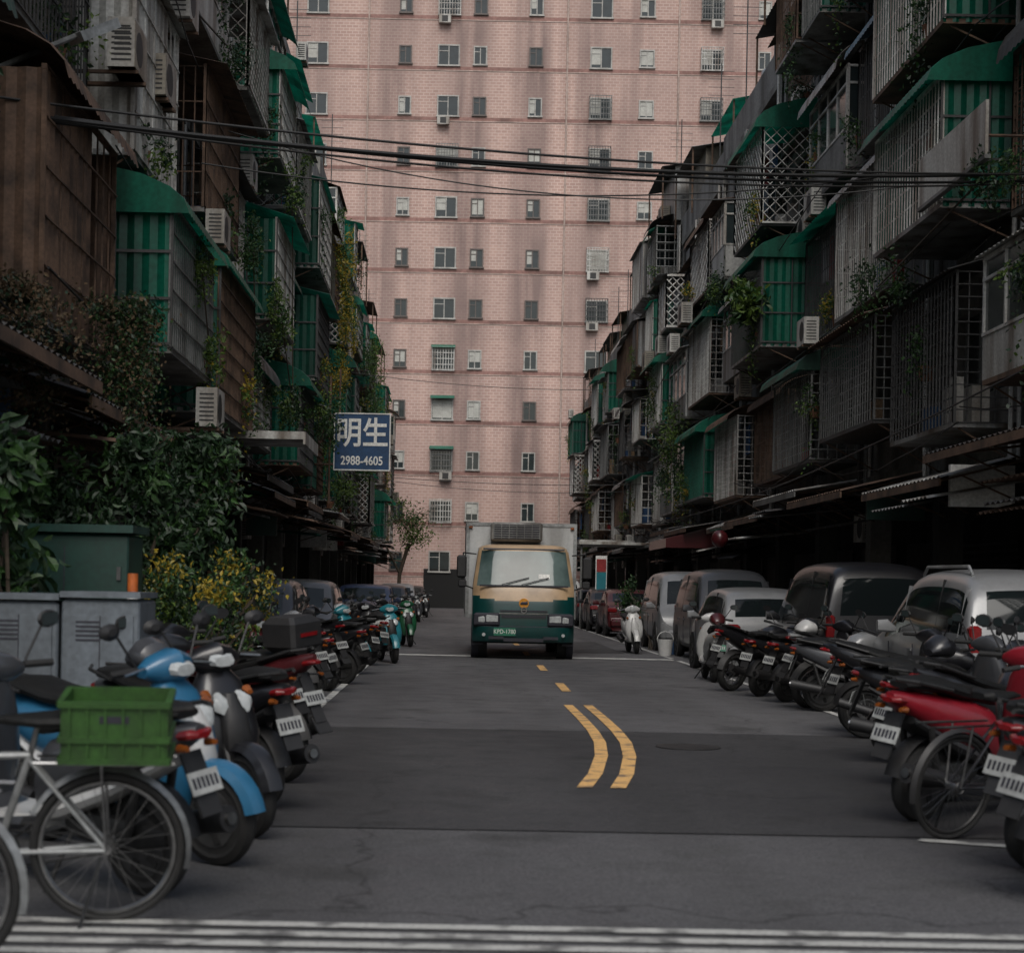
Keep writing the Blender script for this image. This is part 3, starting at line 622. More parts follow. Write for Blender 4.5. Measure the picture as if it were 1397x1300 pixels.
mb=MB('hanging_shop_sign',(-2.45,44,5.17))
mb.box('panel','sign_blue',(0,0,0),(1.42,.14,1.44))
for s_ in(-1,1): mb.box('frame','sign_white',(s_*.725,0,0),(.03,.17,1.5)); mb.box('frame','sign_white',(0,0,s_*.735),(1.42,.17,.03))
mb.cyl('mount','bars_rust',(-.85,0,1.7),(-.85,0,-1.6),.03,8); mb.cyl('mount','bars_rust',(-.6,0,1.9),(-.6,0,.76),.025,8); mb.cyl('mount','bars_rust',(-2.4,0,.6),(-.74,0,.6),.03,8); mb.cyl('mount','bars_rust',(-2.4,0,-.6),(-.74,0,-.6),.03,8)
par=mb.finish()
text(par,'name_lettering','明生',.80,(0,-.078,.19),(R(90),0,0),'sign_white',.004,.86,.014)
text(par,'phone_lettering','2988-4605',.32,(0,-.078,-.5),(R(90),0,0),'sign_white',.004,.80,.005)
mb=MB('vertical_shop_sign',(5.25,60,0)); mb.box('panel','cloth_red',(0,0,2.3),(.34,.12,.45)); mb.box('panel','paint_teal',(0,0,1.75),(.34,.12,.6)); mb.box('frame','sign_white',(0,.02,2.02),(.4,.1,1.25)); mb.cyl('pole','bars_grey',(0,.05,0),(0,.05,2.6),.03,8); mb.finish()
mb=MB('shop_awning',(7.0,27,0),world=True)
mb.raw('fabric','paint_darkred',[(7.3,47,3.3),(5.9,47,2.9),(5.9,51,2.9),(7.3,51,3.3)],[(0,1,2,3)]); mb.raw('fabric','paint_darkred',[(5.9,47,2.9),(5.9,47,2.65),(5.9,51,2.65),(5.9,51,2.9)],[(0,1,2,3)])
mb.raw('end_flap','paint_darkred',[(7.3,47,3.3),(5.9,47,2.9),(5.9,47,2.65),(7.3,47,2.65)],[(0,1,2,3)]); mb.finish()
mb=MB('paper_lantern',(6.3,40,2.7)); mb.loft('lantern','paint_darkred',[(0,-.2,.08,.08),(0,-.12,.17,.17),(0,0,.21,.21),(0,.12,.17,.17),(0,.2,.08,.08)],'z',16,1); mb.cyl('cord','cable',(0,0,.2),(0,0,.7),.006,4); mb.finish()
mb=MB('flat_tin_canopy',(-3.3,29,3.9),world=True)
mb.bb('sheet','tin_white',-4.8,-2.56,28.22,30.8,3.94,3.99); mb.bb('fascia','tin_white',-2.56,-2.52,28.2,30.8,3.78,3.99); mb.bb('fascia','tin_white',-4.8,-2.56,28.18,28.22,3.86,3.99); mb.finish()
mb=MB('flat_tin_canopy',(5.8,60,3.),world=True); mb.bb('sheet','tin_white',4.6,7.5,62,66,3.1,3.2); mb.bb('sheet','tin_white',5.2,7.5,70,74,3.4,3.5); mb.cyl('post','bars_grey',(4.7,62.2,0),(4.7,62.2,3.1),.04,6); mb.finish()
mb=MB('banner_sign',(6.6,25.8,7.4),world=True); mb.bb('panel','tin_white',6.58,6.62,21.2,24.2,7.0,7.7); mb.bb('frame','bars_grey',6.56,6.64,21.15,24.25,6.95,7.0)
for yy in (21.4,24.0): mb.cyl('mount_arms','bars_rust',(6.62,yy,7.3),(8.1,yy,7.3),.02,5)
mb.finish()

mb=MB('overhead_cables',(0,18,6),world=True)
def cab(a,b,sag,r,n=26):
    a=Vector(a);b=Vector(b); mb.tube('cable','cable',[a.lerp(b,i/n)-Vector((0,0,sag*4*(i/n)*(1-i/n))) for i in range(n+1)],r,5)
cab((-5.2,15.6,5.86),(8.2,22.4,7.12),.30,.024); cab((-5.2,15.65,5.91),(8.2,22.5,7.04),.31,.018); cab((-5.2,15.7,5.83),(8.2,22.8,7.20),.26,.015); cab((-5.2,15.6,5.88),(8.2,22.4,7.0),.36,.013)
cab((-3.6,26,8.4),(8.2,24,7.6),.75,.011); cab((-3.7,24,7.4),(8.2,27,8.4),.5,.012); cab((-5.2,15.6,6.0),(8.2,21,6.75),.26,.014)
cab((-5,62,9.4),(8,62,8.9),.35,.012); cab((-5,60,5.5),(8,62,5.4),.25,.012); cab((-5,70,6.1),(8,70,5.6),.4,.012)
cab((-4.9,30,7.6),(-3.9,75,7.2),1.,.012); cab((7.2,20,7.3),(7.1,60,7.0),.8,.012); cab((7.,20,4.3),(6.8,70,4.2),.6,.015); cab((-3.9,16,4.4),(-3.8,70,4.2),.7,.015)
mb.finish()
mb=MB('street_lamp',(-4.6,17,0),world=True)
mb.cyl('pole','bars_grey',(-4.75,15.9,0),(-4.75,15.9,6.6),.06,10); mb.cyl('arm','bars_grey',(-4.75,15.9,6.1),(-3.85,17.,6.95),.03,8); mb.box('head','alu',(-3.75,17.1,7.0),(.5,.25,.1),(0,R(-30),R(45))); mb.finish()

# ---------------------------------------------------------------- vehicles
def wheel(mb,x,y,r,w,rim='rim',part='wheels'):
    mb.torus(part,'rubber',(x,y,r),r-w*.5,w*.5,26,8,ry=w*.5)
    mb.cyl(part,'rubber',(x,y-w*.42,r),(x,y+w*.42,r),r-.03,24)
    mb.cyl(part,rim,(x,y-w*.46,r),(x,y+w*.46,r),r*.6,20)
    for k in range(5):
        t=k*2*math.pi/5
        for sg in(-1,1): mb.box(part,'rubber',(x+math.cos(t)*r*.4,y+sg*w*.465,r+math.sin(t)*r*.4),(r*.25,.012,r*.16),(0,-t,0))
CARS={
'suv':dict(st=[(-2.14,.45,.46,.78),(-2.13,.88,.9,.84),(-2.08,1.03,1.05,.87),(-1.9,1.04,1.58,.885),(-1.6,1.03,1.71,.89),(-.5,1.0,1.76,.895),(.1,.99,1.74,.895),(.5,.98,1.66,.89),(1.2,.98,1.03,.88),(1.75,.92,.94,.86),(2.06,.78,.8,.8),(2.12,.5,.52,.74)],wb=1.28,r=.34),
'van':dict(st=[(-2.1,.5,.51,.78),(-2.09,.9,.92,.83),(-2.05,1.02,1.04,.85),(-1.95,1.04,1.78,.86),(-1.7,1.03,1.9,.865),(-.2,1.0,1.94,.87),(.7,.98,1.9,.87),(1.05,.98,1.8,.87),(1.65,.98,1.02,.86),(1.95,.88,.9,.83),(2.08,.55,.57,.76)],wb=1.3,r=.31),
'hatch':dict(st=[(-1.95,.5,.51,.75),(-1.93,.86,.88,.81),(-1.86,.95,.97,.83),(-1.6,.96,1.38,.84),(-1.35,.95,1.49,.845),(-.4,.93,1.54,.85),(.2,.92,1.52,.85),(.5,.92,1.44,.85),(1.15,.92,.96,.84),(1.6,.84,.86,.82),(1.88,.7,.72,.77),(1.95,.48,.5,.7)],wb=1.22,r=.3),
'sedan':dict(st=[(-2.25,.5,.51,.76),(-2.23,.86,.9,.83),(-2.1,.96,.99,.85),(-1.65,.97,1.01,.86),(-1.05,.96,1.38,.87),(-.6,.94,1.46,.87),(.1,.93,1.47,.87),(.4,.92,1.42,.87),(1.1,.92,.96,.86),(1.7,.84,.86,.84),(2.14,.7,.72,.79),(2.22,.48,.5,.7)],wb=1.32,r=.31)}
def car(name,loc,head,kind,paint,plate='plate_white'):
    mb=MB(name,loc,(0,0,R(head))); c=CARS[kind]; st=c['st']; zb=.2
    rowsv=[]
    for x,zbelt,zr,hw in st:
        h=zr-zbelt; zw=zbelt+.86*h; rw=hw*.96-.2*h
        low=zb
        half=[(0,low),(hw*.9,low),(hw*.99,low+.1),(hw*1.015,(low+zbelt)/2+.05),(hw*.975,zbelt),(hw*.97-.17*h*.86,zw),(rw*.93,zr-.006),(0,zr+.02)]
        rowsv.append([(x,yy,zz) for yy,zz in half]+[(x,-yy,zz) for yy,zz in half[-2:0:-1]])
    n=len(rowsv[0]); v=[p for r_ in rowsv for p in r_]; fm=[]
    for i in range(len(st)-1):
        h0=st[i][2]-st[i][1];h1=st[i+1][2]-st[i+1][1]
        for j in range(n):
            j2=(j+1)%n; seg=j if j<7 else 13-j
            mt=paint
            if seg==4 and h0>.3 and h1>.3: mt='glass_car'
            if seg==6 and (h0>.3)!=(h1>.3): mt='glass_car'
            if seg==4 and (h0>.3)!=(h1>.3): mt='glass_car' if abs(st[i+1][0]-st[i][0])>.4 else paint
            if seg in(0,1): mt='black_plastic'
            fm.append(((i*n+j,i*n+j2,(i+1)*n+j2,(i+1)*n+j),mt))
    fm.append((tuple(range(n)),paint)); fm.append((tuple(range((len(st)-1)*n,len(st)*n)),paint))
    mb.rawm('body',v,fm,True); mb.sub['body']=2
    cab_=[s for s in st if s[2]-s[1]>.3]
    def interp(x):
        for a,b in zip(st[:-1],st[1:]):
            if a[0]<=x<=b[0]:
                t=(x-a[0])/(b[0]-a[0]); return [a[k]*(1-t)+b[k]*t for k in range(4)]
    xs=[cab_[0][0]+.12,(cab_[0][0]*.55+cab_[-1][0]*.45)-.1,cab_[-1][0]-.05]
    for x in xs:
        _,zbt,zr,hw=interp(x); h=zr-zbt
        for sg in(-1,1):
            mb.cyl('pillars',paint if x!=xs[1] else 'black_plastic',(x,sg*(hw*.965-.018),zbt-.02),(x,sg*(hw*.96-.145*h-.018),zbt+.84*h),.03,6)
    for sg in(-1,1):
        _,zbt,zr,hw=interp(.3)
        mb.box('door_handles',paint,(-.1,sg*(hw*1.0+.006),zbt-.15),(.18,.03,.03)); mb.box('door_handles',paint,(-1.0,sg*(hw*1.0+.005),zbt-.15),(.18,.03,.03))
        for x in(.85,-.2): mb.box('door_seams','ink',(x,sg*(hw*1.003),.6),(.008,.012,.6))
        xm=cab_[-1][0]+.12; mb.loft('mirrors',paint,[(sg*(hw-.02),xm,zbt+.06,.03,.03),(sg*(hw+.08),xm,zbt+.1,.06,.08),(sg*(hw+.2),xm,zbt+.1,.05,.07)],'y',10)
        for sx in(-1,1):
            xw=sx*c['wb']; mb.cyl('wheel_arches','black_plastic',(xw,sg*(hw-.1),c['r']+.03),(xw,sg*(hw+.006),c['r']+.03),c['r']+.06,24)
            wheel(mb,xw,sg*(hw-.085),c['r'],.2)
    xr=st[0][0]; xf=st[-1][0]; hw=st[1][3]
    for sg in(-1,1):
        if kind in('van','suv'): mb.rbox('tail_lights','tail_red',(st[2][0]+.02,sg*(hw-.07),.98),(.12,.13,.34),.03)
        else: mb.rbox('tail_lights','tail_red',(st[1][0]+.06,sg*(hw-.13),.82),(.18,.28,.16),.04)
        mb.rbox('head_lights','lamp_glass',(st[-2][0]-.04,sg*(hw-.2),.68),(.2,.3,.15),.04,(0,R(25),0))
    mb.rbox('bumpers','black_plastic' if kind=='suv' else paint,(xr+.01,0,.42),(.16,hw*1.8,.24),.06); mb.rbox('bumpers',paint,(xf-.04,0,.4),(.16,hw*1.7,.24),.06)
    mb.box('grille','ink',(xf+.0,0,.58),(.06,.8,.1))
    mb.box('licence_plate',plate,(xr-.02,0,.66),(.03,.34,.15)); mb.box('licence_plate','plate_white',(xf+.05,0,.42),(.012,.34,.15))
    for k in range(6): mb.box('plate_characters','ink',(xr-.037,-.125+.05*k,.66),(.004,.028,.07))
    mb.box('rear_trim','chrome',(xr+.0,0,.8),(.03,.5,.025))
    if kind=='suv':
        for sg in(-1,1): mb.tube('roof_rails','alu',[(-1.5,sg*.62,1.67),(-1.35,sg*.62,1.77),(.2,sg*.62,1.78),(.35,sg*.62,1.68)],.018,6)
    return mb.finish(32)
car('parked_suv',(6.12,19.35,0),90,'suv','paint_silver')
car('parked_minivan',(6.1,25.9,0),90,'van','paint_black')
car('parked_hatchback',(5.4,30.6,0),91,'hatch','paint_silver')
car('parked_minivan',(5.85,36.2,0),-90,'van','paint_grey')
car('parked_minivan',(5.75,42,0),-90,'van','paint_silver')
car('parked_sedan',(5.55,53.5,0),90,'sedan','paint_darkred'); car('parked_sedan',(5.5,59.5,0),90,'sedan','paint_black')
car('parked_car',(5.6,67,0),90,'hatch','paint_grey'); car('parked_car',(5.6,76,0),-90,'sedan','paint_silver'); car('parked_minivan',(5.6,86,0),90,'van','paint_white')
car('parked_car',(-2.95,31.5,0),-90,'hatch','paint_grey'); car('parked_car',(-3.1,25.6,0),-90,'hatch','paint_black')
car('parked_sedan',(-2.6,50,0),-90,'sedan','paint_navy'); car('parked_sedan',(-2.5,62,0),-90,'sedan','paint_black'); car('parked_car',(-2.4,72,0),-90,'hatch','paint_silver'); car('parked_car',(-2.2,84,0),-90,'sedan','paint_black')

def plate_on(mb,x,z,tilt,plate):
    mb.box('licence_plate',plate,(x,0,z),(.006,.19,.105),(0,R(tilt),0))
    for k in range(6): mb.box('plate_characters','ink' if plate=='plate_white' else 'plate_white',(x-.0045,-.07+.028*k,z+.0015),(.004,.015,.05),(0,R(tilt),0))
def scooter(loc,head,paint,p2='black_plastic',lean=6,plate='plate_white',helmet=None,box=False,name='motor_scooter',classic=False,sc=1.0):
    mb=MB(name,loc,(R(lean),0,R(head))); rr=.25
    wheel(mb,-.62,0,rr,.11); wheel(mb,.66,0,rr,.1)
    mb.torus('brake_disc','chrome',(.66,.06,rr),.09,.012,18,4)
    mb.loft('rear_body',paint,[(-1.0,.80,.035,.025),(-.93,.78,.09,.05),(-.8,.74,.125,.09),(-.55,.66,.165,.14),(-.3,.60,.175,.17),(-.12,.54,.16,.18),(-.03,.47,.12,.14)],'x',16)
    mb.loft('side_trim',p2,[(-.85,.66,.09,.03),(-.5,.50,.165,.05),(-.2,.40,.16,.06),(.0,.36,.13,.05)],'x',12)
    mb.loft('seat','seat_vinyl',[(-.93,.87,.07,.02),(-.85,.875,.12,.04),(-.62,.87,.145,.05),(-.45,.83,.145,.05),(-.2,.80,.13,.05),(-.02,.76,.07,.04)],'x',14)
    mb.loft('engine','steel_dark',[(-.8,.3,.07,.05),(-.6,.3,.1,.09),(-.35,.32,.12,.1),(-.2,.33,.1,.08)],'x',10)
    mb.cyl('muffler','black_plastic',(-.98,-.17,.36),(-.5,-.16,.28),.062,12,r2=.05); mb.cyl('muffler','chrome',(-1.0,-.17,.363),(-.97,-.17,.36),.03,10)
    mb.rbox('footboard',p2,(.17,0,.31),(.5,.3,.09),.03); mb.loft('footboard_sides',paint,[(-.05,.32,.16,.05),(.2,.30,.17,.045),(.42,.34,.15,.06)],'x',12)
    mb.loft('leg_shield',paint,[(.45,.28,.06,.12),(.47,.42,.085,.19),(.46,.58,.10,.21),(.43,.74,.10,.19),(.39,.88,.09,.14),(.36,.95,.06,.09)],'z',16)
    mb.loft('nose',p2 if not classic else paint,[(.56,.40,.03,.05),(.58,.55,.05,.09),(.55,.7,.06,.08),(.5,.82,.05,.04)],'z',12)
    mb.loft('handlebar_cowl',paint,[(-.17,.34,1.0,.04,.03),(-.1,.36,1.01,.08,.07),(0,.38,1.02,.10,.09),(.1,.36,1.01,.08,.07),(.17,.34,1.0,.04,.03)],'y',14)
    if classic: mb.loft('head_light','lamp_glass',[(.44,1.02,.075,.075),(.475,1.02,.07,.07),(.49,1.02,.03,.03)],'x',16,1)
    else:
        for sg in(-1,1): mb.loft('head_light','lamp_glass',[(.50,.79,.03,.04,sg*.07),(.55,.76,.05,.045,sg*.08),(.575,.73,.03,.025,sg*.07)],'x',10)
        mb.loft('head_light','lamp_glass',[(.44,1.01,.085,.045),(.49,1.0,.065,.03)],'x',10)
    for sg in(-1,1):
        mb.loft('indicators','signal_orange',[(.48,.83,.03,.02,sg*.14),(.52,.81,.02,.012,sg*.14)],'x',8); mb.cyl('fork','steel_dark',(.66,sg*.075,rr),(.47,sg*.06,.72),.022,8)
        mb.cyl('grips','rubber',(.33,sg*.19,1.01),(.29,sg*.34,1.0),.019,8); mb.cyl('levers','chrome',(.37,sg*.18,1.02),(.37,sg*.32,1.0),.007,5)
        mb.cyl('mirror_stalks','black_plastic',(.33,sg*.2,1.03),(.30,sg*.3,1.2),.007,6)
        mb.loft('mirrors','black_plastic',[(.32,1.22,.03,.02,sg*.34),(.30,1.22,.07,.045,sg*.34),(.285,1.22,.065,.04,sg*.34)],'x',12,1); mb.box('mirror_glass','glass_win',(.283,sg*.34,1.22),(.004,.10,.06))
        mb.tube('grab_rail','steel_dark',[(-.6,sg*.15,.85),(-.9,sg*.13,.90),(-1.02,sg*.05,.91)],.012,6)
        mb.loft('indicators','signal_orange',[(-1.0,.73,.015,.012,sg*.09),(-.95,.73,.025,.02,sg*.09)],'x',8)
        mb.cyl('shock_absorbers','steel_dark',(-.62,sg*.12,.3),(-.72,sg*.11,.62),.022,8)
    n=12; v=[]
    for i in range(n+1):
        t=R(10+140*i/n)
        for yy,q in((-.07,-.03),(-.045,.01),(0,.02),(.045,.01),(.07,-.03)): v.append((.66+(rr+.035+q)*math.cos(t),yy,rr+(rr+.035+q)*math.sin(t)))
    mb.raw('front_mudguard',paint,v,[(i*5+j,i*5+j+1,(i+1)*5+j+1,(i+1)*5+j) for i in range(n) for j in range(4)],True)
    v=[]
    for i in range(n+1):
        t=R(60+110*i/n)
        for yy,q in((-.06,0),(0,.015),(.06,0)): v.append((-.62+(rr+.04+q)*math.cos(t),yy,rr+(rr+.04+q)*math.sin(t)))
    mb.raw('rear_mudguard','black_plastic',v,[(i*3+j,i*3+j+1,(i+1)*3+j+1,(i+1)*3+j) for i in range(n) for j in range(2)],True)
    mb.box('rear_flap','black_plastic',(-.98,0,.56),(.015,.13,.30),(0,R(22),0))
    plate_on(mb,-1.005,.57,20,plate)
    mb.loft('tail_light','tail_red',[(-1.02,.78,.04,.015),(-.99,.785,.085,.025),(-.93,.78,.09,.03)],'x',12)
    mb.cyl('stand','steel_dark',(-.25,.1,.3),(-.2,.26,.02),.012,6)
    if helmet: mb.loft('helmet',helmet,[(-.52,.95,.05,.03),(-.48,.98,.11,.07),(-.38,1.01,.13,.1),(-.28,.99,.12,.09),(-.22,.95,.06,.04)],'x',14,1)
    if box: mb.rbox('top_box','black_plastic',(-.95,0,1.06),(.34,.38,.28),.05); mb.box('top_box_reflector','tail_red',(-1.125,0,1.06),(.006,.2,.03))
    p=mb.finish(); p.scale=(sc,sc,sc); return p
def motorcycle(loc,head,paint,lean=8,plate='plate_white',name='motorcycle'):
    mb=MB(name,loc,(R(lean),0,R(head))); rr=.30
    for x,w in((-.65,.12),(.68,.1)):
        mb.torus('tyres','rubber',(x,0,rr),rr-.05,.05,32,10,ry=w*.5); mb.torus('rims','rim',(x,0,rr),rr-.1,.014,28,6,ry=.03)
        for k in range(12):
            t=k*math.pi/6; mb.cyl('spokes','chrome',(x+.03*math.cos(t),.03*(-1)**k,rr+.03*math.sin(t)),(x+(rr-.1)*math.cos(t+.2),0,rr+(rr-.1)*math.sin(t+.2)),.004,4)
        mb.cyl('hubs','rim',(x,-.06,rr),(x,.06,rr),.045,12); mb.torus('brake_discs','chrome',(x,.05,rr),.1,.02,20,4,ry=.003)
    mb.loft('tail_fairing',paint,[(-1.1,.99,.02,.02),(-1.0,.95,.07,.06),(-.78,.87,.12,.11),(-.45,.75,.14,.14),(-.2,.66,.13,.14),(0,.6,.1,.1)],'x',14)
    mb.loft('seat','seat_vinyl',[(-.95,1.02,.06,.02),(-.8,1.0,.09,.03),(-.5,.91,.12,.04),(-.2,.85,.12,.04),(-.05,.82,.07,.04)],'x',14)
    mb.loft('fuel_tank',paint,[(-.08,.8,.08,.06),(.02,.86,.14,.12),(.2,.9,.16,.13),(.38,.88,.13,.1),(.45,.86,.08,.06)],'x',16)
    mb.loft('front_fairing',paint,[(.3,.62,.14,.1),(.5,.78,.15,.14),(.62,.9,.13,.12),(.74,.95,.06,.05)],'x',14); mb.loft('head_light','lamp_glass',[(.7,.93,.09,.04),(.77,.9,.05,.025)],'x',10)
    mb.loft('engine','steel_dark',[(-.25,.38,.1,.12),(-.05,.38,.14,.18),(.2,.42,.13,.16),(.32,.45,.08,.08)],'x',12); mb.loft('engine_fairing',paint,[(-.1,.36,.12,.05),(.1,.34,.15,.1),(.35,.45,.15,.13),(.48,.5,.1,.1)],'x',12)
    mb.cyl('exhaust','steel_dark',(.2,-.14,.25),(-.4,-.16,.27),.03,8); mb.cyl('exhaust','black_plastic',(-.4,-.17,.28),(-.9,-.19,.42),.05,12)
    mb.tube('frame','black_plastic',[(.5,0,.85),(.1,.08,.3),(-.3,.08,.4),(-.65,.08,.31)],.025,6); mb.tube('frame','black_plastic',[(-.3,-.08,.4),(-.65,-.08,.31)],.025,6)
    mb.cyl('shock_absorber','tail_red',(-.4,0,.4),(-.35,0,.72),.04,10)
    for sg in(-1,1):
        mb.cyl('fork','chrome',(.68,sg*.08,rr),(.48,sg*.08,.92),.024,8); mb.cyl('handlebars','black_plastic',(.45,sg*.05,1.0),(.36,sg*.36,1.04),.014,8); mb.cyl('grips','rubber',(.39,sg*.25,1.03),(.36,sg*.37,1.04),.02,8)
        mb.cyl('mirror_stalks','black_plastic',(.42,sg*.2,1.03),(.38,sg*.33,1.22),.007,5); mb.loft('mirrors','black_plastic',[(.4,1.24,.04,.02,sg*.36),(.37,1.24,.08,.045,sg*.36)],'x',10,1)
        mb.cyl('indicator_stems','black_plastic',(-.98,sg*.04,.85),(-1.0,sg*.12,.84),.008,5); mb.loft('indicators','signal_orange',[(-1.02,.84,.018,.012,sg*.14),(-.98,.84,.022,.014,sg*.14)],'x',8,1)
        mb.tube('grab_rail','black_plastic',[(-.6,sg*.13,.95),(-.95,sg*.1,1.04),(-1.05,sg*.03,1.05)],.012,6)
    n=12;v=[]
    for i in range(n+1):
        t=R(20+130*i/n)
        for yy,q in((-.065,-.03),(0,.02),(.065,-.03)): v.append((.68+(rr+.03+q)*math.cos(t),yy,rr+(rr+.03+q)*math.sin(t)))
    mb.raw('front_mudguard',paint,v,[(i*3+j,i*3+j+1,(i+1)*3+j+1,(i+1)*3+j) for i in range(n) for j in range(2)],True)
    v=[]
    for i in range(n+1):
        t=R(40+130*i/n)
        for yy,q in((-.07,-.04),(0,.02),(.07,-.04)): v.append((-.65+(rr+.04+q)*math.cos(t),yy,rr+(rr+.04+q)*math.sin(t)))
    mb.raw('rear_mudguard','black_plastic',v,[(i*3+j,i*3+j+1,(i+1)*3+j+1,(i+1)*3+j) for i in range(n) for j in range(2)],True)
    mb.loft('tail_light','tail_red',[(-1.13,.95,.03,.012),(-1.09,.95,.06,.022),(-1.02,.94,.065,.028)],'x',10)
    mb.box('rear_flap','black_plastic',(-1.04,0,.68),(.015,.11,.40),(0,R(25),0)); mb.box('rear_flap','black_plastic',(-1.13,0,.48),(.012,.14,.14),(0,R(35),0))
    plate_on(mb,-1.072,.68,25,plate)
    mb.cyl('stand','steel_dark',(-.15,.1,.3),(-.1,.28,.02),.012,6)
    p=mb.finish(); p.scale=(.95,.95,.95); return p

scooter((-1.88,8.1,0),146,'paint_grey','paint_white',-7)
scooter((-1.72,9.0,0),-34,'paint_blue','paint_white',5)
scooter((-1.55,10.1,0),-50,'paint_black','black_plastic',5,helmet='paint_grey')
scooter((-1.62,11.3,0),132,'paint_black','black_plastic',-7)
motorcycle((-1.68,12.7,0),138,'paint_darkred',-6)
scooter((-2.0,14.0,0),146,'paint_black',lean=-6,box=True)
for i,(x,y,h,p) in enumerate([(-2.45,17.4,148,'paint_grey'),(-2.35,18.6,-44,'paint_darkred'),(-2.2,19.7,140,'paint_black'),(-2.3,20.8,152,'paint_black'),(-2.3,22.1,-38,'paint_silver'),(-2.1,23.3,132,'paint_black'),(-2.1,24.8,150,'paint_black')]):
    (motorcycle if i in(2,5) else scooter)((x,y,0),h,p,lean=-6 if h>0 else 5)
for x,y,h,p in [(-2.1,27.6,146,'paint_black'),(-2.1,29.2,-40,'paint_teal'),(-1.9,30.8,130,'paint_white'),(-1.9,35.5,120,'paint_black'),(-2.1,37.4,140,'paint_grey'),(-1.9,45,110,'paint_black'),(-1.6,56,-90,'paint_black'),(-1.4,68,-85,'paint_grey'),(-1.2,78,-90,'paint_black')]:
    scooter((x,y,0),h,p)
scooter((-1.22,31.9,0),-76,'paint_teal','black_plastic',4); scooter((-1.1,40.5,0),-80,'paint_green','black_plastic',4); scooter((-1.6,34,0),-100,'paint_black',lean=4)
scooter((4.2,27.5,0),88,'paint_white','paint_white',4,plate='plate_green',classic=True,helmet='paint_darkred')
scooter((4.15,38.8,0),-88,'paint_white','paint_white',4,classic=True)
for k,x,y,h,p,hm in [('s',4.95,22.7,34,'paint_black','paint_white'),('m',5.05,21.6,28,'paint_silver',None),('s',5.15,20.5,-20,'paint_grey',None),('s',4.75,23.9,42,'paint_black',None),('m',4.55,25.0,38,'paint_black',None),('s',4.8,18.1,30,'paint_black',None),('m',4.75,16.7,-24,'paint_black',None),('s',4.6,15.4,36,'paint_grey','paint_black')]:
    if k=='m': motorcycle((x,y,0),h,p)
    else: scooter((x,y,0),h,p,helmet=hm)
scooter((4.4,14.2,0),-30,'paint_black','black_plastic'); scooter((4.15,13.1,0),22,'paint_black'); motorcycle((3.98,12.2,0),34,'paint_black',6)
scooter((3.52,11.2,0),36,'paint_red','black_plastic',6,sc=1.03)
scooter((3.62,9.45,0),38,'paint_black',lean=7); scooter((3.5,8.5,0),30,'paint_black','black_plastic',lean=7)

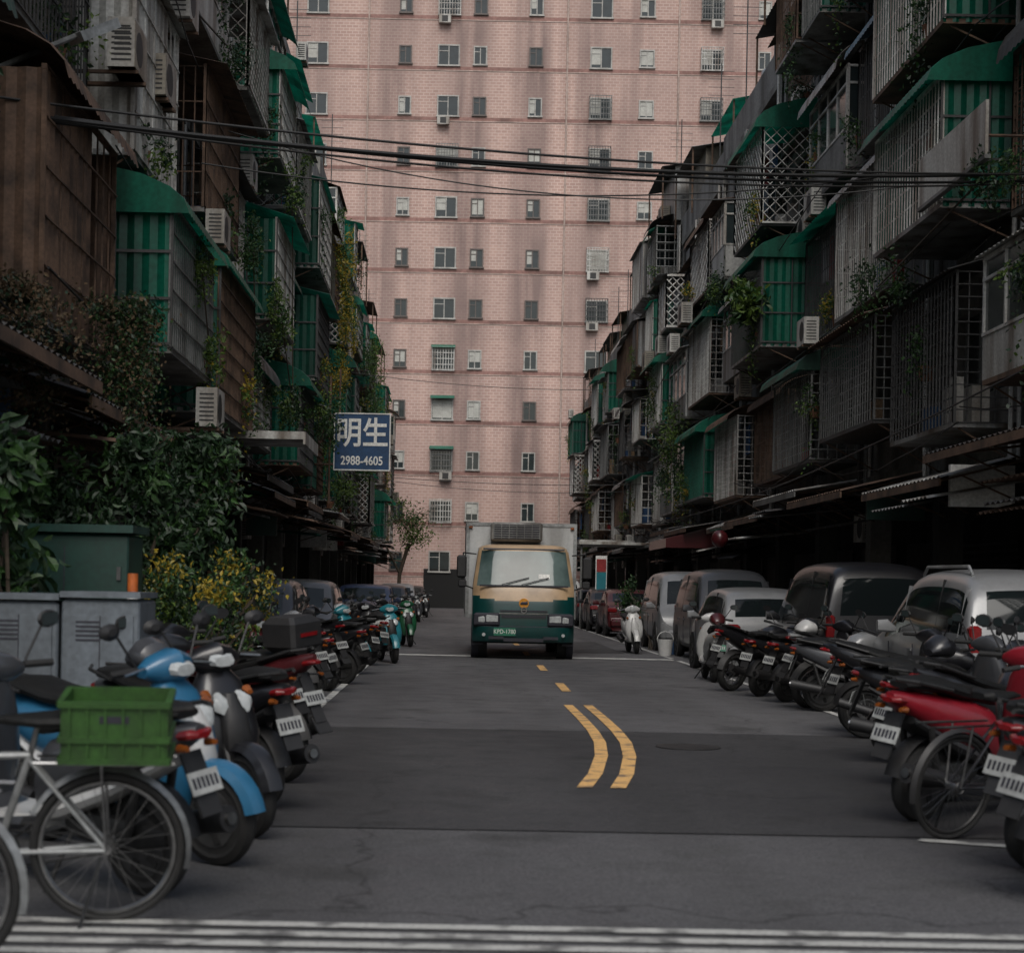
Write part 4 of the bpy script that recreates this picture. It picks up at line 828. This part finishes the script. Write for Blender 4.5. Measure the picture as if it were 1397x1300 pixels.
def bicycle(loc,head,lean=6,crate=False,frame='alu',guard='alu'):
    mb=MB('bicycle',loc,(R(lean),0,R(head))); rr=.325
    for x in(-.52,.55):
        mb.torus('tyres','rubber',(x,0,rr),rr-.018,.018,40,8); mb.torus('rims','chrome' if guard=='alu' else 'steel_dark',(x,0,rr),rr-.045,.012,40,6); mb.cyl('hubs','chrome',(x,-.05,rr),(x,.05,rr),.02,10)
        for k in range(28):
            t=k*2*math.pi/28; mb.cyl('spokes','chrome',(x+.018*math.cos(t+1.2*(-1)**k),.03*(-1)**k,rr+.018*math.sin(t+1.2*(-1)**k)),(x+(rr-.045)*math.cos(t),0,rr+(rr-.045)*math.sin(t)),.0013,4,caps=False)
        v=[];n=18
        a0,a1=(25,195) if x<0 else (20,165)
        for i in range(n+1):
            t=R(a0+(a1-a0)*i/n)
            for yy,q in((-.026,-.012),(0,.008),(.026,-.012)): v.append((x+(rr+.018+q)*math.cos(t),yy,rr+(rr+.018+q)*math.sin(t)))
        mb.raw('mudguards',guard,v,[(i*3+j,i*3+j+1,(i+1)*3+j+1,(i+1)*3+j) for i in range(n) for j in range(2)],True)
    T=lambda a,b,r=.016,m=frame:mb.cyl('frame',m,a,b,r,8)
    bbk=(-.06,0,.3); st=(-.2,0,.72)
    T(bbk,st,.017); T(st,(.38,0,.7),.016); T(bbk,(.4,0,.62),.02); T((.42,0,.58),(.33,0,.9),.02); T((-.2,0,.72),(-.23,0,.84),.013,'chrome')
    for sg in(-1,1):
        T((-.52,sg*.05,rr),bbk,.011); T((-.52,sg*.05,rr),(-.2,sg*.02,.7),.010); T((.55,sg*.045,rr),(.42,sg*.03,.6),.012)
        mb.tube('handlebar','chrome',[(.33,0,.95),(.36,sg*.12,1.0),(.25,sg*.27,.99),(.14,sg*.29,.97)],.011,6); mb.cyl('grips','rubber',(.24,sg*.275,.985),(.12,sg*.295,.965),.017,8)
        mb.tube('rack','chrome',[(-.52,sg*.06,rr),(-.5,sg*.08,.70),(-.8,sg*.08,.70)],.007,5); mb.cyl('rack','chrome',(-.22,sg*.07,.70),(-.8,sg*.07,.70),.007,5)
        mb.tube('pedals','steel_dark',[(-.06,sg*.05,.3),(-.06+.13*sg,sg*.07,.3-.1*sg)],.01,5); mb.rbox('pedals','rubber',(-.06+.13*sg,sg*.13,.3-.1*sg),(.09,.1,.02),.006)
    T((.33,0,.88),(.33,0,.97),.012,'chrome')
    mb.torus('chainring','steel_dark',(-.06,-.05,.3),.085,.008,24,4); mb.torus('chain','steel_dark',(-.52,-.05,rr),.035,.006,14,4); mb.cyl('chain','steel_dark',(-.52,-.05,rr+.037),(-.06,-.05,.385),.005,4); mb.cyl('chain','steel_dark',(-.52,-.05,rr-.037),(-.06,-.05,.215),.005,4)
    mb.loft('saddle','seat_vinyl',[(-.40,.87,.05,.02),(-.36,.875,.10,.035),(-.25,.87,.09,.03),(-.1,.87,.03,.02),(-.05,.865,.015,.01)],'x',12)
    mb.cyl('stand','steel_dark',(-.5,.06,.3),(-.42,.2,.01),.008,5)
    if crate:
        c='crate_green'; cx,cy,cz=-.56,0,.72; w,d,h=.42,.32,.26
        mb.bb('crate',c,cx-w/2,cx+w/2,cy-d/2,cy+d/2,cz,cz+.012)
        for sx in(-1,1):
            mb.bb('crate',c,cx+sx*w/2-.006,cx+sx*w/2+.006,cy-d/2,cy+d/2,cz+.012,cz+h); mb.bb('crate',c,cx-w/2+.006,cx+w/2-.006,cy+sx*d/2-.006,cy+sx*d/2+.006,cz+.012,cz+h)
            for zz in(.0,.09,.235): mb.bb('crate_rims',c,cx-w/2-.014,cx+w/2+.014,cy+sx*(d/2+.006),cy+sx*(d/2+.02),cz+zz,cz+zz+.024); mb.bb('crate_rims',c,cx+sx*(w/2+.006),cx+sx*(w/2+.02),cy-d/2-.006,cy+d/2+.006,cz+zz,cz+zz+.024)
            for k in range(6):
                xx=cx-w/2+.03+k*(w-.06)/5; mb.bb('crate_ribs',c,xx-.005,xx+.005,cy+sx*(d/2+.006),cy+sx*(d/2+.016),cz+.02,cz+.235)
            mb.bb('crate_handle','ink',cx-.06,cx+.06,cy+sx*(d/2+.0062),cy+sx*(d/2+.008),cz+.17,cz+.2)
    return mb.finish()
bicycle((-1.96,7.1,0),186,-7,True); bicycle((-2.38,6.2,0),175,-5)
bicycle((3.42,10.3,0),30,7,frame='paint_black',guard='black_plastic')
mb=MB('plastic_bucket',(4.75,37.6,0)); mb.cyl('bucket','paint_white',(0,0,0),(0,0,.36),.14,16,r2=.18); mb.torus('rim','paint_white',(0,0,.36),.18,.01,16,5); mb.finish()
mb=MB('plastic_bucket',(4.95,38.4,0)); mb.cyl('bucket','cloth_blue',(0,0,0),(0,0,.3),.14,16,r2=.17); mb.finish()
rg=random.Random(77)
for k in range(40):
    sd=rg.choice([-1,1]); yy=rg.uniform(17,95); xx=(-4.6 if sd<0 else 7.9)+rg.uniform(-.4,.3)
    mb=MB('storage_crates',(xx,yy,0.12)); z=0
    for j in range(rg.randint(1,4)):
        h=rg.uniform(.25,.45); mb.rbox('box',rg.choice(['cloth_tan','ac_white','tin_dark','cloth_blue','concrete','tin_rust']),(rg.uniform(-.05,.05),rg.uniform(-.05,.05),z+h/2),(.5,.6,h),.015,(0,0,rg.uniform(-.2,.2))); z+=h
    mb.finish()

# ---------------------------------------------------------------- delivery truck
mb=MB('delivery_truck',(1.43,34.0,0))
prof=[(.34,.12),(.36,.03),(.44,-.01),(.58,-.03),(.66,-.03),(.675,.0),(.8,.0),(.95,.005),(1.12,.02),(1.18,.035),(1.22,.045),(1.28,.065),(1.36,.085),(1.43,.11),(1.48,.13),(1.54,.155),(1.9,.31),(2.2,.46),(2.26,.5),(2.31,.6),(2.34,.8),(2.35,1.2),(2.35,1.75)]
N=26
def hwz(z): return 1.03 if z<1.45 else 1.03-.12*min(1,(z-1.45)/.85)
v=[];fm=[]
for z,y in prof:
    for i in range(N+1):
        a=-1+2*i/N; e=abs(a)**7
        v.append((hwz(z)*math.copysign(abs(a)**.9,a),y+.2*e+(.05*a*a),z-(.07*e if z>2.2 else 0)))
for r_ in range(len(prof)-1):
    zm=(prof[r_][0]+prof[r_+1][0])/2
    for i in range(N):
        a=abs(-1+2*(i+.5)/N)
        if 1.50<zm<2.22 and a<.95: mt='glass_truck'
        elif zm<1.19+.12*a**4: mt='truck_green'
        else: mt='truck_cream'
        if .66<zm<.68: mt='ink'
        fm.append(((r_*(N+1)+i,r_*(N+1)+i+1,(r_+1)*(N+1)+i+1,(r_+1)*(N+1)+i),mt))
mb.rawm('cab_front',v,fm,True)
for sg in(-1,1):
    pr=[(z,y+.25) for z,y in prof]
    for (z0,y0_),(z1,y1_) in zip(pr[:-1],pr[1:]):
        if z1<=z0: continue
        x0,x1=sg*hwz(z0),sg*hwz(z1); zz=(z0+z1)/2; mt='truck_green' if zz<1.31 else 'truck_cream'
        d0=-.07 if z0>2.2 else 0; d1=-.07 if z1>2.2 else 0
        mb.raw('cab_sides',mt,[(x0,y0_,z0+d0),(x0,1.75,z0+d0),(x1,1.75,z1+d1),(x1,y1_,z1+d1)],[(0,1,2,3)])
    mb.raw('side_windows','glass_car',[(sg*1.035,.55,1.5),(sg*1.035,1.5,1.5),(sg*.945,1.5,2.15),(sg*.945,.85,2.15)],[(0,1,2,3)])
    mb.cyl('wheel_arches','ink',(sg*.9,.85,.42),(sg*1.04,.85,.42),.45,24)
    for y in(.85,4.6):
        mb.cyl('wheels','rubber',(sg*.72,y,.37),(sg*1.0,y,.37),.37,28); mb.cyl('wheels','rim',(sg*.99,y,.37),(sg*1.008,y,.37),.2,20)
    mb.rbox('headlight_housings','ink',(sg*.74,.07,.80),(.54,.14,.27),.04,(0,0,sg*R(12)))
    mb.rbox('headlights','lamp_glass',(sg*.63,-.005,.82),(.26,.06,.17),.03,(0,0,sg*R(8))); mb.rbox('headlights','lamp_glass',(sg*.86,.045,.80),(.17,.06,.15),.03,(0,0,sg*R(24))); mb.rbox('indicators','signal_orange',(sg*.97,.13,.82),(.05,.1,.1),.02)
    mb.cyl('fog_lamps','lamp_glass',(sg*.80,-.04,.5),(sg*.80,-.02,.5),.035,14); mb.box('bumper_slots','ink',(sg*.55,-.03,.44),(.3,.03,.06))
    mb.tube('mirror_arms','black_plastic',[(sg*.98,.35,2.12),(sg*1.24,.12,2.14),(sg*1.26,.1,1.5),(sg*1.03,.25,1.42)],.014,6)
    mb.rbox('mirrors','black_plastic',(sg*1.27,.08,1.86),(.2,.1,.46),.04); mb.rbox('mirrors','black_plastic',(sg*1.25,.1,1.52),(.17,.08,.16),.03)
    mb.rbox('marker_lights','signal_orange',(sg*1.08,1.87,2.72),(.08,.04,.05),.01)
    mb.box('steps','ink',(sg*.92,.5,.3),(.22,.3,.05))
    mb.tube('wipers','ink',[(sg*.2-.25,.10,1.51),(sg*.2+.3,.17,1.66)],.011,5)
mb.box('windscreen_seal','ink',(0,.125,1.485),(1.8,.03,.035)); mb.box('windscreen_top_seal','ink',(0,.49,2.235),(1.66,.03,.03),(R(-25),0,0))
mb.raw('paper_on_dashboard','sign_white',[(.3,.195,1.64),(.52,.195,1.64),(.52,.235,1.73),(.3,.235,1.73)],[(0,1,2,3)])
mb.box('grille_bar','ink',(0,-.004,.98),(.95,.02,.03)); mb.box('grille_bar','chrome',(0,-.012,.93),(1.0,.02,.012)); mb.box('grille_bar','ink',(0,-.006,.87),(.9,.02,.05))
mb.torus('emblem','chrome',(0,-.02,1.0),.055,.012,20,6); mb.box('emblem','chrome',(0,-.02,1.0),(.1,.01,.015))
mb.cyl('logo_disc','cat_yellow',(0,.05,1.14),(0,.002,1.138),.10,24); mb.loft('logo_cat','ink',[(-.07,1.13,.012,.02),(-.03,1.14,.016,.03),(.03,1.14,.016,.03),(.075,1.15,.012,.035)],'x',10)
mb.box('bumper_air_intake','ink',(.0,-.03,.40),(.8,.05,.07)); mb.box('licence_plate','plate_green',(-.38,-.05,.56),(.44,.012,.16))
mb.bb('chassis','black_void',-.4,.4,.3,6.1,.35,.6); mb.bb('chassis','black_void',-.85,.85,1.0,1.7,.36,.9); mb.cyl('axle','steel_dark',(-.8,.85,.37),(.8,.85,.37),.07,8)
mb.bb('cargo_box','truck_box',-1.17,1.14,1.9,6.3,.82,2.80)
for x in(-1.175,1.105): mb.bb('box_corner_posts','alu',x,x+.075,1.885,1.96,.80,2.82)
mb.bb('box_rails','alu',-1.1,1.105,1.885,1.93,2.755,2.815); mb.bb('box_rails','alu',-1.18,1.15,1.961,6.3,2.801,2.83); mb.bb('box_rails','alu',-1.1,1.105,1.885,1.93,.8,.88)
mb.rbox('refrigeration_unit','wall_grey',(-.12,1.62,2.62),(1.08,.5,.4),.04); mb.box('unit_grille','ink',(-.12,1.365,2.62),(.96,.015,.3))
for k in range(6): mb.box('unit_slats','bars_grey',(-.12,1.355,2.5+k*.048),(.96,.015,.014))
for k in range(7): mb.box('unit_slats','bars_grey',(-.6+k*.16,1.35,2.62),(.012,.015,.3))
par=mb.finish(30)
text(par,'plate_characters','KPD-1780',.125,(-.38,-.058,.56),(R(90),0,0),'sign_white',.002,.85)

# ---------------------------------------------------------------- light and camera
w=bpy.data.worlds.new('World'); scene.world=w; w.use_nodes=True; nt=w.node_tree
sk=nt.nodes.new('ShaderNodeTexSky'); sk.sky_type='NISHITA'; sk.sun_disc=False; sk.sun_elevation=R(50); sk.sun_rotation=R(180); sk.dust_density=4; sk.air_density=1.2; sk.ozone_density=2
hs=nt.nodes.new('ShaderNodeHueSaturation'); hs.inputs['Saturation'].default_value=.6
nt.links.new(sk.outputs[0],hs.inputs['Color']); nt.links.new(hs.outputs[0],nt.nodes['Background'].inputs[0]); nt.nodes['Background'].inputs[1].default_value=.118
sl=bpy.data.lights.new('overcast_sun','SUN'); sl.energy=1.5; sl.angle=R(36); sl.color=(1,.97,.92); so=bpy.data.objects.new('overcast_sun',sl); scene.collection.objects.link(so); so.rotation_euler=(R(40),0,0)
cd=bpy.data.cameras.new('camera'); cam=bpy.data.objects.new('camera',cd); scene.collection.objects.link(cam); scene.camera=cam
cam.location=(0,0,1.45); cd.sensor_width=36; cd.lens=36*2300/1397; cd.clip_end=1500; cd.clip_start=.1
cam.rotation_mode='QUATERNION'
cam.rotation_quaternion=(Matrix.Rotation(R(90),4,'X')@Matrix.Rotation(R(1.1),4,'Z')).to_quaternion()
cd.shift_x=80/1397; cd.shift_y=150/1397
cd.dof.use_dof=True; cd.dof.focus_distance=34; cd.dof.aperture_fstop=3.2
scene.view_settings.view_transform='Standard'; scene.view_settings.look='None'; scene.view_settings.exposure=0
